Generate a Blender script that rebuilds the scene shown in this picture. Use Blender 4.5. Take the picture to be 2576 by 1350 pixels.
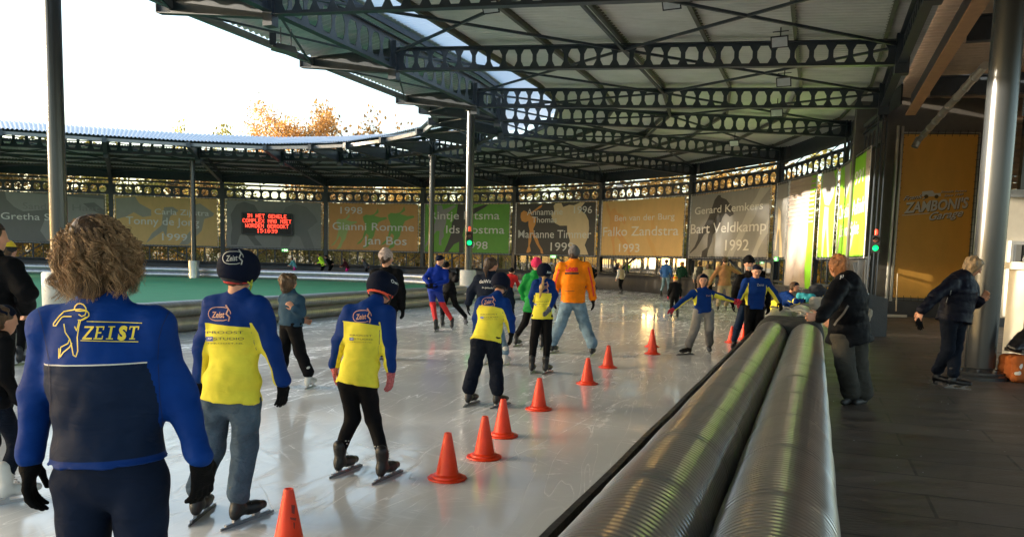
import bpy, bmesh, math, random
import numpy as np
from mathutils import Vector, Matrix
from mathutils.geometry import tessellate_polygon
from mathutils.bvhtree import BVHTree
R = math.radians
random.seed(7)
for o in list(bpy.data.objects): bpy.data.objects.remove(o)
SC = bpy.context.scene
COL = SC.collection
# ------------------------------------------------------------------ camera
FPX, CXP, CYP, HC = 2005., 1288., 852., 1.55
PITCH, ROLL = R(5.7), 0.025
_f = Vector((0, math.cos(PITCH), -math.sin(PITCH))); _r0 = Vector((1, 0, 0)); _u0 = _r0.cross(_f)
_r = _r0*math.cos(ROLL) + _u0*math.sin(ROLL); _u = -_r0*math.sin(ROLL) + _u0*math.cos(ROLL)
cd = bpy.data.cameras.new('camera'); cam = bpy.data.objects.new('camera', cd); COL.objects.link(cam)
cd.sensor_width = 36; cd.lens = 36*FPX/2576; cd.shift_y = (CYP-675)/2576
cd.clip_start = .05; cd.clip_end = 3000
mw = Matrix((_r, _u, -_f)).transposed().to_4x4(); mw.translation = (0, 0, HC); cam.matrix_world = mw
SC.camera = cam
# ------------------------------------------------------------------ sky, sun, exposure
SUN_EL, SUN_AZ = R(9.6), R(-88)          # azimuth from +Y, clockwise; the sun stands on the left
SC.world = bpy.data.worlds.new('World'); SC.world.use_nodes = True
nt = SC.world.node_tree; bg = nt.nodes['Background']
sky = nt.nodes.new('ShaderNodeTexSky'); sky.sky_type = 'NISHITA'; sky.sun_disc = False
sky.sun_elevation = SUN_EL; sky.sun_rotation = SUN_AZ; sky.air_density = 1.0; sky.dust_density = 2.5; sky.ozone_density = 1.0
nt.links.new(sky.outputs[0], bg.inputs[0]); bg.inputs[1].default_value = .15
sl = bpy.data.lights.new('sun', 'SUN'); sl.energy = 4.4; sl.angle = R(.6); sl.color = (1, .87, .69)
so = bpy.data.objects.new('sun', sl); COL.objects.link(so); so.location = (-60, 0, 30)
sd = Vector((math.sin(SUN_AZ)*math.cos(SUN_EL), math.cos(SUN_AZ)*math.cos(SUN_EL), math.sin(SUN_EL)))
so.rotation_euler = sd.to_track_quat('Z', 'Y').to_euler()
SC.view_settings.view_transform = 'Standard'; SC.view_settings.look = 'None'; SC.view_settings.exposure = 2.25
SC.render.resolution_x = 1024; SC.render.resolution_y = 536
# ------------------------------------------------------------------ helpers
def ray(x, y): return _f + (x-CXP)/FPX*_r - (y-CYP)/FPX*_u
def at(x, y, z=0.):
    d = ray(x, y); return Vector((0, 0, HC)) + d*((z-HC)/d.z)
def pt(x, y, Y):                            # point seen at a picture position, at distance Y
    d = ray(x, y); return Vector((0, 0, HC)) + d*(Y/d.y)
def V(*a): return Vector(a)
def tag(o, label=None, cat=None, group=None, kind=None):
    if label: o['label'] = label
    if cat: o['category'] = cat
    if group: o['group'] = group
    if kind: o['kind'] = kind
    return o
def empty(name, loc=(0, 0, 0), label=None, cat=None, group=None):
    o = bpy.data.objects.new(name, None); COL.objects.link(o); o.location = loc; o.empty_display_size = .1
    return tag(o, label, cat, group)
PARENTS = {}
def link_mesh(name, me, mat=None, parent=None, smooth=False):
    o = bpy.data.objects.new(name, me); COL.objects.link(o)
    if mat is not None and not me.materials:
        for m_ in (mat if isinstance(mat, (list, tuple)) else [mat]): me.materials.append(m_)
    if parent is not None:
        o.parent = parent; bl = parent.location
        w = Vector(parent.location); p = parent.parent
        while p is not None: w += Vector(p.location); p = p.parent
        o.location = -w
    if smooth: me.polygons.foreach_set('use_smooth', [True]*len(me.polygons))
    return o
class MB:
    def __init__(s): s.v = []; s.f = []; s.mi = []; s.m = 0
    def add(s, vs, fs):
        n = len(s.v); s.v.extend([tuple(q) for q in vs]); s.f.extend([tuple(n+i for i in f) for f in fs]); s.mi.extend([s.m]*len(fs)); return s
    def hexa(s, p): # 8 points: bottom 4 ccw, top 4
        return s.add(p, [(3,2,1,0),(4,5,6,7),(0,1,5,4),(1,2,6,5),(2,3,7,6),(3,0,4,7)])
    def box(s, c, sx, sy, sz, rz=0.):
        cs, sn = math.cos(rz), math.sin(rz); P = []
        for z in (-.5, .5):
            for x, y in ((-.5,-.5),(.5,-.5),(.5,.5),(-.5,.5)):
                X, Y = x*sx, y*sy; P.append((c[0]+X*cs-Y*sn, c[1]+X*sn+Y*cs, c[2]+z*sz))
        return s.hexa(P)
    def bar(s, a, b, w, h, up=None):
        a = Vector(a); b = Vector(b); d = (b-a).normalized(); up = Vector(up) if up else Vector((0,0,1))
        if abs(d.dot(up)) > .98: up = Vector((0,1,0))
        x = d.cross(up).normalized(); y = x.cross(d).normalized(); P = []
        for q in (a, b):
            for i, j in ((-.5,-.5),(.5,-.5),(.5,.5),(-.5,.5)): P.append(q + x*i*w + y*j*h)
        return s.hexa([P[0],P[1],P[2],P[3],P[4],P[5],P[6],P[7]])
    def tube(s, pts, rad, n=12, cap=True):
        pts = [Vector(p) for p in pts]; rs = rad if isinstance(rad, (list, tuple)) else [rad]*len(pts); b = len(s.v); vs = []; fs = []
        t0 = (pts[1]-pts[0]).normalized(); up = Vector((0,0,1)) if abs(t0.z) < .9 else Vector((0,1,0)); x = t0.cross(up).normalized()
        for i, p in enumerate(pts):
            t = (pts[min(i+1,len(pts)-1)]-pts[max(i-1,0)]).normalized(); x = (x - t*x.dot(t)).normalized(); y = t.cross(x)
            for k in range(n):
                a = 2*math.pi*k/n; vs.append(p + (x*math.cos(a)+y*math.sin(a))*rs[i])
        for i in range(len(pts)-1):
            for k in range(n):
                k2 = (k+1) % n; fs.append((i*n+k, i*n+k2, (i+1)*n+k2, (i+1)*n+k))
        if cap: fs.append(tuple(reversed(range(n)))); fs.append(tuple((len(pts)-1)*n+k for k in range(n)))
        return s.add(vs, fs)
    def lathe(s, c, prof, n=24):
        vs = []; fs = []
        for r, z in prof:
            for k in range(n): a = 2*math.pi*k/n; vs.append((c[0]+r*math.cos(a), c[1]+r*math.sin(a), c[2]+z))
        for i in range(len(prof)-1):
            for k in range(n): k2 = (k+1)%n; fs.append((i*n+k, i*n+k2, (i+1)*n+k2, (i+1)*n+k))
        fs.append(tuple(reversed(range(n)))); fs.append(tuple((len(prof)-1)*n+k for k in range(n)))
        return s.add(vs, fs)
    def poly(s, pts):  # flat polygon, any shape
        t = tessellate_polygon([[Vector(p) for p in pts]]); return s.add(pts, [tuple(q) for q in t])
    def build(s, name, mat=None, parent=None, smooth=False, normals=True):
        me = bpy.data.meshes.new(name); me.from_pydata(s.v, [], s.f)
        if any(s.mi):
            me.materials.clear()
            for m_ in mat: me.materials.append(m_)
            me.polygons.foreach_set('material_index', s.mi)
        if normals:
            bm = bmesh.new(); bm.from_mesh(me); bmesh.ops.recalc_face_normals(bm, faces=bm.faces); bm.to_mesh(me); bm.free()
        me.update(); return link_mesh(name, me, mat, parent, smooth)
def shade_auto(o, ang=35):
    me = o.data; bm = bmesh.new(); bm.from_mesh(me)
    for f in bm.faces: f.smooth = True
    for e in bm.edges:
        if len(e.link_faces) == 2 and e.calc_face_angle(0) > R(ang): e.smooth = False
    bm.to_mesh(me); bm.free()
# ------------------------------------------------------------------ materials
def srgb(h):
    c = [int(h[i:i+2], 16)/255 for i in (0, 2, 4)]
    return tuple(x/12.92 if x <= .04045 else ((x+.055)/1.055)**2.4 for x in c)
MATS = {}
def M(name, col, rough=.6, metal=0., var=.12, vs=4., bump=.0, bs=40., spec=.5, coat=0., emit=0., coord='Object', stretch=None, trans=0., sheen=0., rvar=0.):
    if name in MATS: return MATS[name]
    m = bpy.data.materials.new(name); m.use_nodes = True; t = m.node_tree; b = t.nodes['Principled BSDF']; N = t.nodes.new; L = t.links.new
    b.inputs['Roughness'].default_value = rough; b.inputs['Metallic'].default_value = metal; b.inputs['Specular IOR Level'].default_value = spec
    b.inputs['Coat Weight'].default_value = coat; b.inputs['Sheen Weight'].default_value = sheen
    b.inputs['Base Color'].default_value = (*col, 1)
    if trans: b.inputs['Transmission Weight'].default_value = trans
    if emit: b.inputs['Emission Color'].default_value = (*col, 1); b.inputs['Emission Strength'].default_value = emit
    tc = N('ShaderNodeTexCoord'); src = tc.outputs[coord]
    if stretch:
        mp = N('ShaderNodeMapping'); mp.inputs['Scale'].default_value = stretch; L(src, mp.inputs[0]); src = mp.outputs[0]
    if var:
        n = N('ShaderNodeTexNoise'); n.inputs['Scale'].default_value = vs; n.inputs['Detail'].default_value = 5; n.inputs['Roughness'].default_value = .6; L(src, n.inputs[0])
        mr = N('ShaderNodeMapRange'); mr.inputs[1].default_value = .3; mr.inputs[2].default_value = .7; mr.inputs[3].default_value = 1-var; mr.inputs[4].default_value = 1+var; L(n.outputs[0], mr.inputs[0])
        mx = N('ShaderNodeMix'); mx.data_type = 'RGBA'; mx.blend_type = 'MULTIPLY'; mx.inputs[0].default_value = 1; mx.inputs[6].default_value = (*col, 1)
        L(mr.outputs[0], mx.inputs[7]); L(mx.outputs[2], b.inputs['Base Color'])
        if rvar:
            m2 = N('ShaderNodeMapRange'); m2.inputs[1].default_value = .3; m2.inputs[2].default_value = .7; m2.inputs[3].default_value = max(0, rough-rvar); m2.inputs[4].default_value = rough+rvar; L(n.outputs[0], m2.inputs[0]); L(m2.outputs[0], b.inputs['Roughness'])
    if bump:
        n = N('ShaderNodeTexNoise'); n.inputs['Scale'].default_value = bs; n.inputs['Detail'].default_value = 4; L(src, n.inputs[0])
        bp = N('ShaderNodeBump'); bp.inputs['Strength'].default_value = bump; bp.inputs['Distance'].default_value = .02; L(n.outputs[0], bp.inputs['Height']); L(bp.outputs[0], b.inputs['Normal'])
    MATS[name] = m; return m
STEEL = M('painted_steel', (.035, .045, .058), .42, var=.2, vs=6, bump=.04)
STEEL2 = M('column_paint', (.075, .08, .085), .27, metal=.6, var=.04, vs=3, bump=.02, bs=60)
PURLIN = M('purlin_steel', (.1, .095, .08), .55, var=.25)
ROOFM = M('roof_sheet', (.64, .63, .6), .5, var=.08, vs=1.5)
ROOFT = M('roof_sheet_outer', (.55, .56, .6), .35, metal=.2, var=.06, vs=2)
WHITE = M('lettering_white', (.72, .72, .7), .5, var=.05)
BLACK = M('black_plastic', (.012, .012, .014), .35, var=.1)
GALV = M('galvanised', (.45, .45, .44), .35, metal=.8, var=.1)
# ------------------------------------------------------------------ ground, ice, infield, deck
def sheet(name, pts, z, mat, kind='structure', label=None):
    me = bpy.data.meshes.new(name); tri = tessellate_polygon([[Vector((p[0], p[1], 0)) for p in pts]])
    me.from_pydata([(p[0], p[1], z) for p in pts], [], [tuple(t) for t in tri])
    bm = bmesh.new(); bm.from_mesh(me); bmesh.ops.recalc_face_normals(bm, faces=bm.faces)
    if sum(f.normal.z for f in bm.faces) < 0: bmesh.ops.reverse_faces(bm, faces=bm.faces)
    bm.to_mesh(me); bm.free()
    o = link_mesh(name, me, mat); o['kind'] = kind; return o
n_ = Vector((.935, -.353, 0)); u_ = Vector((.353, .935, 0))       # across / along the near straight
def LT(l, t, z=0.): return n_*l + u_*t + Vector((0, 0, z))
GROUNDM = M('leafy_ground', (.09, .07, .03), .95, var=.5, vs=2.5, bump=.6, bs=8)
sheet('ground', [(-400,-300),(400,-300),(400,900),(-400,900)], -.06, GROUNDM)
# ice material: scratches, frosty patches, wet gloss
def ice_mat():
    m = bpy.data.materials.new('ice'); m.use_nodes = True; t = m.node_tree; b = t.nodes['Principled BSDF']; N = t.nodes.new; L = t.links.new
    tc = N('ShaderNodeTexCoord'); P = tc.outputs['Object']
    def math_(op, a, b_=None, c=None):
        n = N('ShaderNodeMath'); n.operation = op
        for i, q in enumerate((a, b_, c)):
            if q is None: continue
            if isinstance(q, (int, float)): n.inputs[i].default_value = q
            else: L(q, n.inputs[i])
        return n.outputs[0]
    def noise(sc, det=4, rot=0., stretch=(1,1,1), dist=0., rough=.5):
        mp = N('ShaderNodeMapping'); mp.inputs['Rotation'].default_value = (0,0,rot); mp.inputs['Scale'].default_value = stretch; L(P, mp.inputs[0])
        # rotate first, then stretch: two mappings
        mp.inputs['Scale'].default_value = (1,1,1); m2 = N('ShaderNodeMapping'); m2.inputs['Scale'].default_value = stretch; L(mp.outputs[0], m2.inputs[0])
        n = N('ShaderNodeTexNoise'); n.inputs['Scale'].default_value = sc; n.inputs['Detail'].default_value = det; n.inputs['Distortion'].default_value = dist; n.inputs['Roughness'].default_value = rough
        L(m2.outputs[0], n.inputs[0]); return n.outputs[0]
    def ramp(v, a, b_, lo=0., hi=1.):
        n = N('ShaderNodeMapRange'); n.inputs[1].default_value = a; n.inputs[2].default_value = b_; n.inputs[3].default_value = lo; n.inputs[4].default_value = hi; L(v, n.inputs[0]); return n.outputs[0]
    def scratch(sc, rot, stretch, w, dist=.6):      # thin lines where stretched noise crosses its middle
        v = noise(sc, 2, rot, stretch, dist); d = math_('ABSOLUTE', math_('SUBTRACT', v, .5)); return ramp(d, 0, w, 1, 0)
    big = noise(.22, 4, dist=.5); mid = noise(1.1, 6, .2, (1,.35,1), .8, .62); fine = noise(9, 6, .35, (1,.3,1), .3, .7)
    s1 = scratch(1.1, R(22), (1.0,.12,1), .010); s2 = scratch(1.9, R(-35), (1.,.10,1), .009); s3 = scratch(1.5, R(75), (1.,.14,1), .009)
    s4 = scratch(4.6, R(12), (1.,.1,1), .012); s5 = scratch(3.8, R(-58), (1.,.1,1), .011)
    gate = ramp(noise(.9, 3, .9), .34, .52); gate2 = ramp(noise(1.3, 3, 1.9), .42, .6)
    S = math_('MAXIMUM', math_('MULTIPLY', math_('MAXIMUM', s1, s4), gate), math_('MULTIPLY', math_('MAXIMUM', s2, s5), gate2))
    S = math_('MAXIMUM', S, math_('MULTIPLY', s3, math_('MULTIPLY', gate, gate2)))
    frost = math_('MULTIPLY', ramp(mid, .5, .7), ramp(fine, .4, .62))
    S2 = math_('ADD', math_('MULTIPLY', S, .6), math_('MULTIPLY', frost, .95)); 
    cr = N('ShaderNodeMix'); cr.data_type = 'RGBA'; L(ramp(big, .35, .65), cr.inputs[0]); cr.inputs[6].default_value = (.58,.6,.61,1); cr.inputs[7].default_value = (.74,.76,.77,1)
    c2 = N('ShaderNodeMix'); c2.data_type = 'RGBA'; c2.clamp_factor = True; L(S2, c2.inputs[0]); L(cr.outputs[2], c2.inputs[6]); c2.inputs[7].default_value = (.86,.87,.87,1)
    L(c2.outputs[2], b.inputs['Base Color'])
    ro = math_('ADD', ramp(big, .35, .65, .045, .13), math_('ADD', math_('MULTIPLY', S2, .3), ramp(fine, .45, .7, 0, .08))); L(ro, b.inputs['Roughness'])
    b.inputs['IOR'].default_value = 1.42; b.inputs['Specular IOR Level'].default_value = .7
    h = math_('ADD', math_('MULTIPLY', mid, .5), math_('ADD', math_('MULTIPLY', fine, .12), math_('MULTIPLY', S, -.15)))
    bp = N('ShaderNodeBump'); bp.inputs['Strength'].default_value = .16; bp.inputs['Distance'].default_value = .02; L(h, bp.inputs['Height']); L(bp.outputs[0], b.inputs['Normal'])
    return m
OUT = [(-62,43.5),(-42,47),(-27,50.2),(-20,51.6),(-13.2,52.6),(-7,51.8),(-1.5,49.6),(2.5,46.8),(5.94,43.6),(7.9,38.5),(9.1,33.5),(9.5,29),(8.7,24),(7.0,19.2)]
edge = [tuple(LT(-.92, t)[:2]) for t in (19.0, 12, 4, -4, -14)]
ICE = ice_mat()
sheet('ice', OUT + edge + [(-40,-14),(-62,-5)], 0., ICE)
INF = [(-62,40),(-45,43.6),(-27.35,46.1),(-19.5,47.0),(-10.9,46.1),(-7.5,45.3),(-5.1,44.1),(-2.4,42),(-.6,39.2),(.45,36),(.7,33.4),(.3,31.2),(-.6,29.6),(-1.7,28.0),(-3.6,22.8),(-5.3,18.1),(-6.4,15.2),(-7.5,12.),(-9.6,6.4),(-12.9,-2),(-17,-12)]
GREENM = M('green_infield', (.018, .2, .085), .75, var=.1, vs=1.3, bump=.15, bs=20)
infield = sheet('infield_surface', INF + [(-40,-14),(-62,-5)], .03, GREENM)
DECKM = M('rubber_deck', (.125, .097, .075), .5, var=.4, vs=1.6, bump=.35, bs=25, coord='Object', stretch=(.7,2.2,1), rvar=.16)
def mat_joints(m, rot, bw, bh):       # joints between laid mats, darker and slightly sunk
    t = m.node_tree; b = t.nodes['Principled BSDF']; N = t.nodes.new; L = t.links.new; tc = N('ShaderNodeTexCoord'); mp = N('ShaderNodeMapping'); mp.inputs['Rotation'].default_value = (0,0,rot); L(tc.outputs['Object'], mp.inputs[0])
    br = N('ShaderNodeTexBrick'); br.inputs['Scale'].default_value = 1; br.inputs['Brick Width'].default_value = bw; br.inputs['Row Height'].default_value = bh; br.inputs['Mortar Size'].default_value = .012; br.inputs['Color1'].default_value = (1,1,1,1); br.inputs['Color2'].default_value = (.72,.72,.72,1); br.inputs['Mortar'].default_value = (.3,.3,.3,1); L(mp.outputs[0], br.inputs[0])
    l = [q for q in t.links if q.to_socket == b.inputs['Base Color']][0]; mx = N('ShaderNodeMix'); mx.data_type = 'RGBA'; mx.blend_type = 'MULTIPLY'; mx.inputs[0].default_value = 1; L(l.from_socket, mx.inputs[6]); L(br.outputs[0], mx.inputs[7]); L(mx.outputs[2], b.inputs['Base Color'])
mat_joints(DECKM, R(20.7), 1.6, .55)
dk = [tuple(LT(-.90, t)[:2]) for t in (-14, 4, 12, 19.0)] + [(7.05,19.2),(8.75,24),(9.55,29),(9.15,33.5),(13,33.5),(13,26.8),(40,26.8),(40,-14)]
sheet('deck', dk, .004, DECKM)
# walkway between the boards and the far wall
W = [(10.7,23.9),(11.95,29.3),(11.8,36.2),(9.4,43.0),(5.2,48.5),(0,52.3),(-6.3,55.2),(-13.2,56.2),(-20,55),(-26.9,53.6),(-34,52.2),(-41,50.8),(-48,49.4)]
sheet('walkway', [(13,33.0),(9.2,33.5),(7.95,38.5),(5.99,43.7),(2.5,46.9),(-1.5,49.7),(-7,51.9),(-13.2,52.7),(-20,51.7),(-27,50.3),(-48,46)] + [(x*1.03, y+1.2) for x, y in reversed(W)], -.004, M('concrete_walk', (.2,.19,.17), .8, var=.2))
# ------------------------------------------------------------------ the hall: nodes
straightW = [tuple((Vector((10.7,23.9,0)) - u_*5.35*k)[:2]) for k in range(1, 7)]
RG = [(-1.47,28.1),(-.75,30.6),(-.7,33.9),(-1.8,37.6),(-4.25,41.0),(-6.9,43.6),(-9.8,45.0),(-13.3,45.9),(-17.85,45.4),(-22.3,44),(-27,42.2),(-32,40.2),(-37,38.2)]
straightR = [(-3.5,23.0),(-5.45,18.0),(-7.25,12.9),(-9.1,7.9),(-11,2.9),(-12.9,-2.1)]
NW = [Vector((*p, 0)) for p in (list(reversed(straightW)) + W)]
NR = [Vector((*p, 0)) for p in (list(reversed(straightR)) + RG)]
NT = []
for a, b in zip(NR, NW):
    d = (a-b).normalized(); NT.append(a + d*2.65)
for k in (6,): NT[k] = NT[k]
NK = len(NW); K0 = 6                    # K0 = node where the wall begins
def zb(f): return 6.72 - .5*f           # bottom of the radial beams
def hb(f): return .60 - .06*f
hall = empty('rink_hall', (0, 0, 0), 'dark steel canopy hall curving round the open ice rink, with corrugated roof and castellated beams', 'sports hall')
def cast_beam(name, a, b, za, zb_, ha, hb_, pitch, parent, mat=STEEL, fl=.2, solid=(0, 0), hr=.74, th=.016):
    a = Vector(a); b = Vector(b); Lh = (b-a).length; d = (b-a)/Lh; side = Vector((-d.y, d.x, 0)); mb = MB()
    s0, s1 = solid; n = max(1, int((Lh-s0-s1)/pitch)); pitch = (Lh-s0-s1)/n
    def P(s, v, w):  # s along, v 0..1 height, w side
        f = s/Lh; p = a + d*s + side*w; p.z = (za+(zb_-za)*f) + (ha+(hb_-ha)*f)*v; return p
    hw = pitch*.37
    for i in range(n):
        c = s0 + pitch*(i+.5); l, r = c-pitch/2, c+pitch/2; v0, v1 = .5-hr/2, .5+hr/2
        oc = [(c-hw, .36), (c-hw*.55, v0), (c+hw*.55, v0), (c+hw, .36), (c+hw, .64), (c+hw*.55, v1), (c-hw*.55, v1), (c-hw, .64)]
        ou = [(l, .36), (l, .0), (r, .0), (r, .36), (r, .64), (r, 1.), (l, 1.), (l, .64)]
        vs = []
        for w in (-th/2, th/2): vs += [P(s, v, w) for s, v in oc] + [P(s, v, w) for s, v in ou]
        fs = []
        for k in range(8):
            k2 = (k+1) % 8; fs += [(k, k2, 8+k2, 8+k), (16+k, 24+k, 24+k2, 16+k2), (k2, k, 16+k, 16+k2)]
        mb.add(vs, fs)
    for lo, hi in ((0, s0), (Lh-s1, Lh)):
        if hi-lo > .01: mb.hexa([P(lo,0,-th/2),P(hi,0,-th/2),P(hi,0,th/2),P(lo,0,th/2),P(lo,1,-th/2),P(hi,1,-th/2),P(hi,1,th/2),P(lo,1,th/2)])
    for v, dz in ((0, -.018), (1, .018)):
        q = [P(0,v,-fl/2),P(Lh,v,-fl/2),P(Lh,v,fl/2),P(0,v,fl/2)]; z = Vector((0,0,dz))
        mb.hexa(q+[p+z for p in q] if dz > 0 else [p+z for p in q]+q)
    return mb.build(name, mat, parent, normals=False)
def corr(name, A0, A1, B0, B1, parent, mat, pitch=.2, amp=.022, nj=3):
    # corrugated sheet between edge A (A0->A1) and edge B (B0->B1); waves run from A to B
    n = max(8, int(max((A1-A0).length, (B1-B0).length)/pitch)*4); mb = MB(); vs = []; fs = []
    for j in range(nj):
        fj = j/(nj-1)
        for i in range(n+1):
            fi = i/n; p = (A0.lerp(A1, fi)).lerp(B0.lerp(B1, fi), fj).copy(); ph = i % 4; p.z += amp*(1 if ph in (1, 2) else -1); vs.append(p)
    for j in range(nj-1):
        for i in range(n): fs.append((j*(n+1)+i, j*(n+1)+i+1, (j+1)*(n+1)+i+1, (j+1)*(n+1)+i))
    mb.add(vs, fs); return mb.build(name, mat, parent)
def zvec(p, z): return Vector((p.x, p.y, z))
# translucent sheets
def translucent(name, col, fac):
    m = bpy.data.materials.new(name); m.use_nodes = True; t = m.node_tree; b = t.nodes['Principled BSDF']; b.inputs['Base Color'].default_value = (*col, 1); b.inputs['Roughness'].default_value = .3
    tr = t.nodes.new('ShaderNodeBsdfTranslucent'); tr.inputs[0].default_value = (*col, 1); mx = t.nodes.new('ShaderNodeMixShader'); mx.inputs[0].default_value = fac
    t.links.new(b.outputs[0], mx.inputs[1]); t.links.new(tr.outputs[0], mx.inputs[2]); t.links.new(mx.outputs[0], t.nodes['Material Output'].inputs[0]); return m
SKYL = translucent('skylight_sheet', (.8,.83,.86), .8)
for k in range(NK):
    a, b, e = NR[k], NW[k], NT[k]
    cast_beam('radial_beam', a, b, zb(0), zb(1), hb(0), hb(1), .42, hall, solid=(.25, .25))
    # cantilever arm, tapering to its tip
    mb = MB(); d = (e-a).normalized(); sd_ = Vector((-d.y, d.x, 0)); tip = e + d*.35
    for w0, w1, z0, z1, z2, z3 in ((-.008,.008, 6.66, 7.3, 6.98, 7.2),):
        mb.hexa([zvec(a+sd_*w0,z0),zvec(tip+sd_*w0,z2),zvec(tip+sd_*w1,z2),zvec(a+sd_*w1,z0),zvec(a+sd_*w0,z1),zvec(tip+sd_*w0,z3),zvec(tip+sd_*w1,z3),zvec(a+sd_*w1,z1)])
    for za_, zc in ((6.65, 6.96), (7.31, 7.2)): mb.bar(zvec(a, za_), zvec(tip, zc), .2, .02)
    mb.box((tip.x, tip.y, 7.09), .2, .02, .26, math.atan2(d.y, d.x)+math.pi/2)
    mb.build('cantilever_arm', STEEL, hall)
    # ring post (plate box at the junction)
    rz = math.atan2(d.y, d.x); MB().box((a.x, a.y, 6.99), .24, .24, 1.05, rz).build('ring_post', STEEL, hall)
    if k >= K0:   # wall column
        mb = MB(); mb.box((b.x, b.y, 3.38), .03, .22, 6.85, rz)
        for s_ in (-1, 1): mb.box((b.x+d.x*s_*.12, b.y+d.y*s_*.12, 3.38), .022, .26, 6.85, rz)
        mb.build('wall_column', STEEL, hall)
for k in range(NK-1):
    a0, a1, b0, b1, e0, e1 = NR[k], NR[k+1], NW[k], NW[k+1], NT[k], NT[k+1]
    cast_beam('ring_beam', a0, a1, 6.78, 6.78, .85, .85, .55, hall, solid=(.12, .12), hr=.72)
    def Q(j, f, dz): 
        a, b = (a0, b0) if j == 0 else (a1, b1); p = a.lerp(b, f); p.z = zb(f)+hb(f)+dz; return p
    # roofs
    corr('roof_sheet', Q(0,.175,.2), Q(1,.175,.2), Q(0,1.035,.16), Q(1,1.035,.16), hall, ROOFM, nj=5)
    corr('skylight', zvec(a0.lerp(b0,.015),8.02), zvec(a1.lerp(b1,.015),8.02), zvec(a0.lerp(b0,.185),7.75), zvec(a1.lerp(b1,.185),7.75), hall, SKYL)
    if k >= K0: MB().bar(zvec(a0.lerp(b0,1.036),6.62), zvec(a1.lerp(b1,1.036),6.62), .04, .62).build('outer_fascia', STEEL, hall)
    o0, o1 = e0+(e0-a0).normalized()*.15, e1+(e1-a1).normalized()*.15
    corr('eave_roof', zvec(o0,7.32), zvec(o1,7.32), zvec(a0.lerp(b0,.02),8.1), zvec(a1.lerp(b1,.02),8.1), hall, EAVEM if 'EAVEM' in globals() else ROOFT, pitch=.22, amp=.028)
    MB().bar(zvec(e0,7.12), zvec(e1,7.12), .12, .16).build('fascia', M('fascia_grey',(.22,.22,.23),.35,metal=.4), hall)
    mb = MB(); mb.bar(zvec(a0.lerp(b0,.01),7.85), zvec(a1.lerp(b1,.01),7.85), .08, .16); mb.bar(zvec(e0.lerp(a0,.5),7.45), zvec(e1.lerp(a1,.5),7.45), .08, .14); mb.build('eave_purlin', STEEL, hall)
    if k < 16:
        for i, f in enumerate((.18, .34, .5, .66, .82, .97)):
            p, q = Q(0, f, .1), Q(1, f, .1); m_ = MB(); m_.bar(p, q, .012, .14); m_.bar(p+V(0,0,.07), q+V(0,0,.07), .09, .012); m_.bar(p-V(0,0,.07), q-V(0,0,.07), .09, .012); m_.build('purlin', PURLIN, hall, normals=False)
    mb = MB()
    for f0, f1 in ((.0,.5),(.5,1.)):
        for A_, B_ in (((0,f0),(1,f1)),((1,f0),(0,f1))): mb.bar(Q(*A_,-.12), Q(*B_,-.12), .06, .06)
    mb.bar(Q(0,.5,-.12), Q(1,.5,-.12), .07, .07)
    mb.build('cross_brace', STEEL, hall)
    mb = MB(); mb.bar(zvec(a0,7.0), zvec(e1,7.02), .045, .045); mb.bar(zvec(a1,7.03), zvec(e0,7.05), .045, .045); mb.build('eave_brace', STEEL, hall)
# ring columns, concrete bases
def ring_column(p, drum=True, wrap=False, r=.14, top=6.66):
    MB().lathe((p[0], p[1], 0), [(r, 0), (r, top-.04), (r+.09, top-.03), (r+.09, top)], 28).build('ring_column', STEEL2, hall, smooth=False)
    shade_auto(COL.objects[-1] if False else bpy.data.objects[[o.name for o in hall.children][-1]])
    if drum: o = MB().lathe((p[0], p[1], 0), [(.29, 0), (.29, 1.1), (.27, 1.13)], 32).build('concrete_base', M('concrete_base',(.5,.49,.46),.8,var=.12,vs=5,bump=.1), hall); shade_auto(o)
    if wrap: o = MB().lathe((p[0], p[1], 0), [(.3, .03), (.29, .5), (.31, 1.0), (.28, 1.02)], 28).build('silver_wrap', M('silver_foil',(.6,.6,.62),.3,metal=.8,bump=.9,bs=9), hall); shade_auto(o)
ring_column((-1.62, 28.45)); ring_column((-7.86, 13.85)); ring_column((-12.9,-2.1))
ring_column((-4.25, 41.0), drum=False); ring_column((-18.4, 46.0), drum=False, wrap=True)
# big near column on the deck
colb = at(2462, 950)
o = MB().lathe((colb.x, colb.y, 0), [(.41,.004),(.41,.05),(.37,.08),(.37,.11),(.27,.13),(.22,.15),(.2,.16),(.2,6.6),(.26,6.62),(.26,6.7)], 48).build('deck_column', STEEL2, hall); shade_auto(o)
mb = MB()
for i in range(8): a = i*math.pi/4+.2; mb.tube([(colb.x+.3*math.cos(a), colb.y+.3*math.sin(a), .1), (colb.x+.3*math.cos(a), colb.y+.3*math.sin(a), .15)], .02, 6)
mb.build('anchor_bolt', STEEL, hall)
# perimeter along the open side: deep edge beam, warm sunlight painted into its underside colour
WARMLIT = M('warm_lit_beam', (.5,.27,.13), .55, var=.1)
for k in range(K0):
    a, b = NW[k], NW[k+1]; cast_beam('edge_beam', a, b, 6.25, 6.25, .62, .62, .42, hall, solid=(.2,.2))
    if k < K0:
        MB().bar(zvec(a+n_*.72,6.0), zvec(b+n_*.72,6.0), .26, .05).build('edge_flange', WARMLIT, hall); MB().bar(zvec(a+n_*.72,6.3), zvec(b+n_*.72,6.3), .03, .54).build('edge_web', STEEL, hall)
    MB().box((b.x, b.y, 6.45), .3, .3, .9, math.atan2(n_.y, n_.x)).build('beam_post', STEEL, hall)
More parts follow.
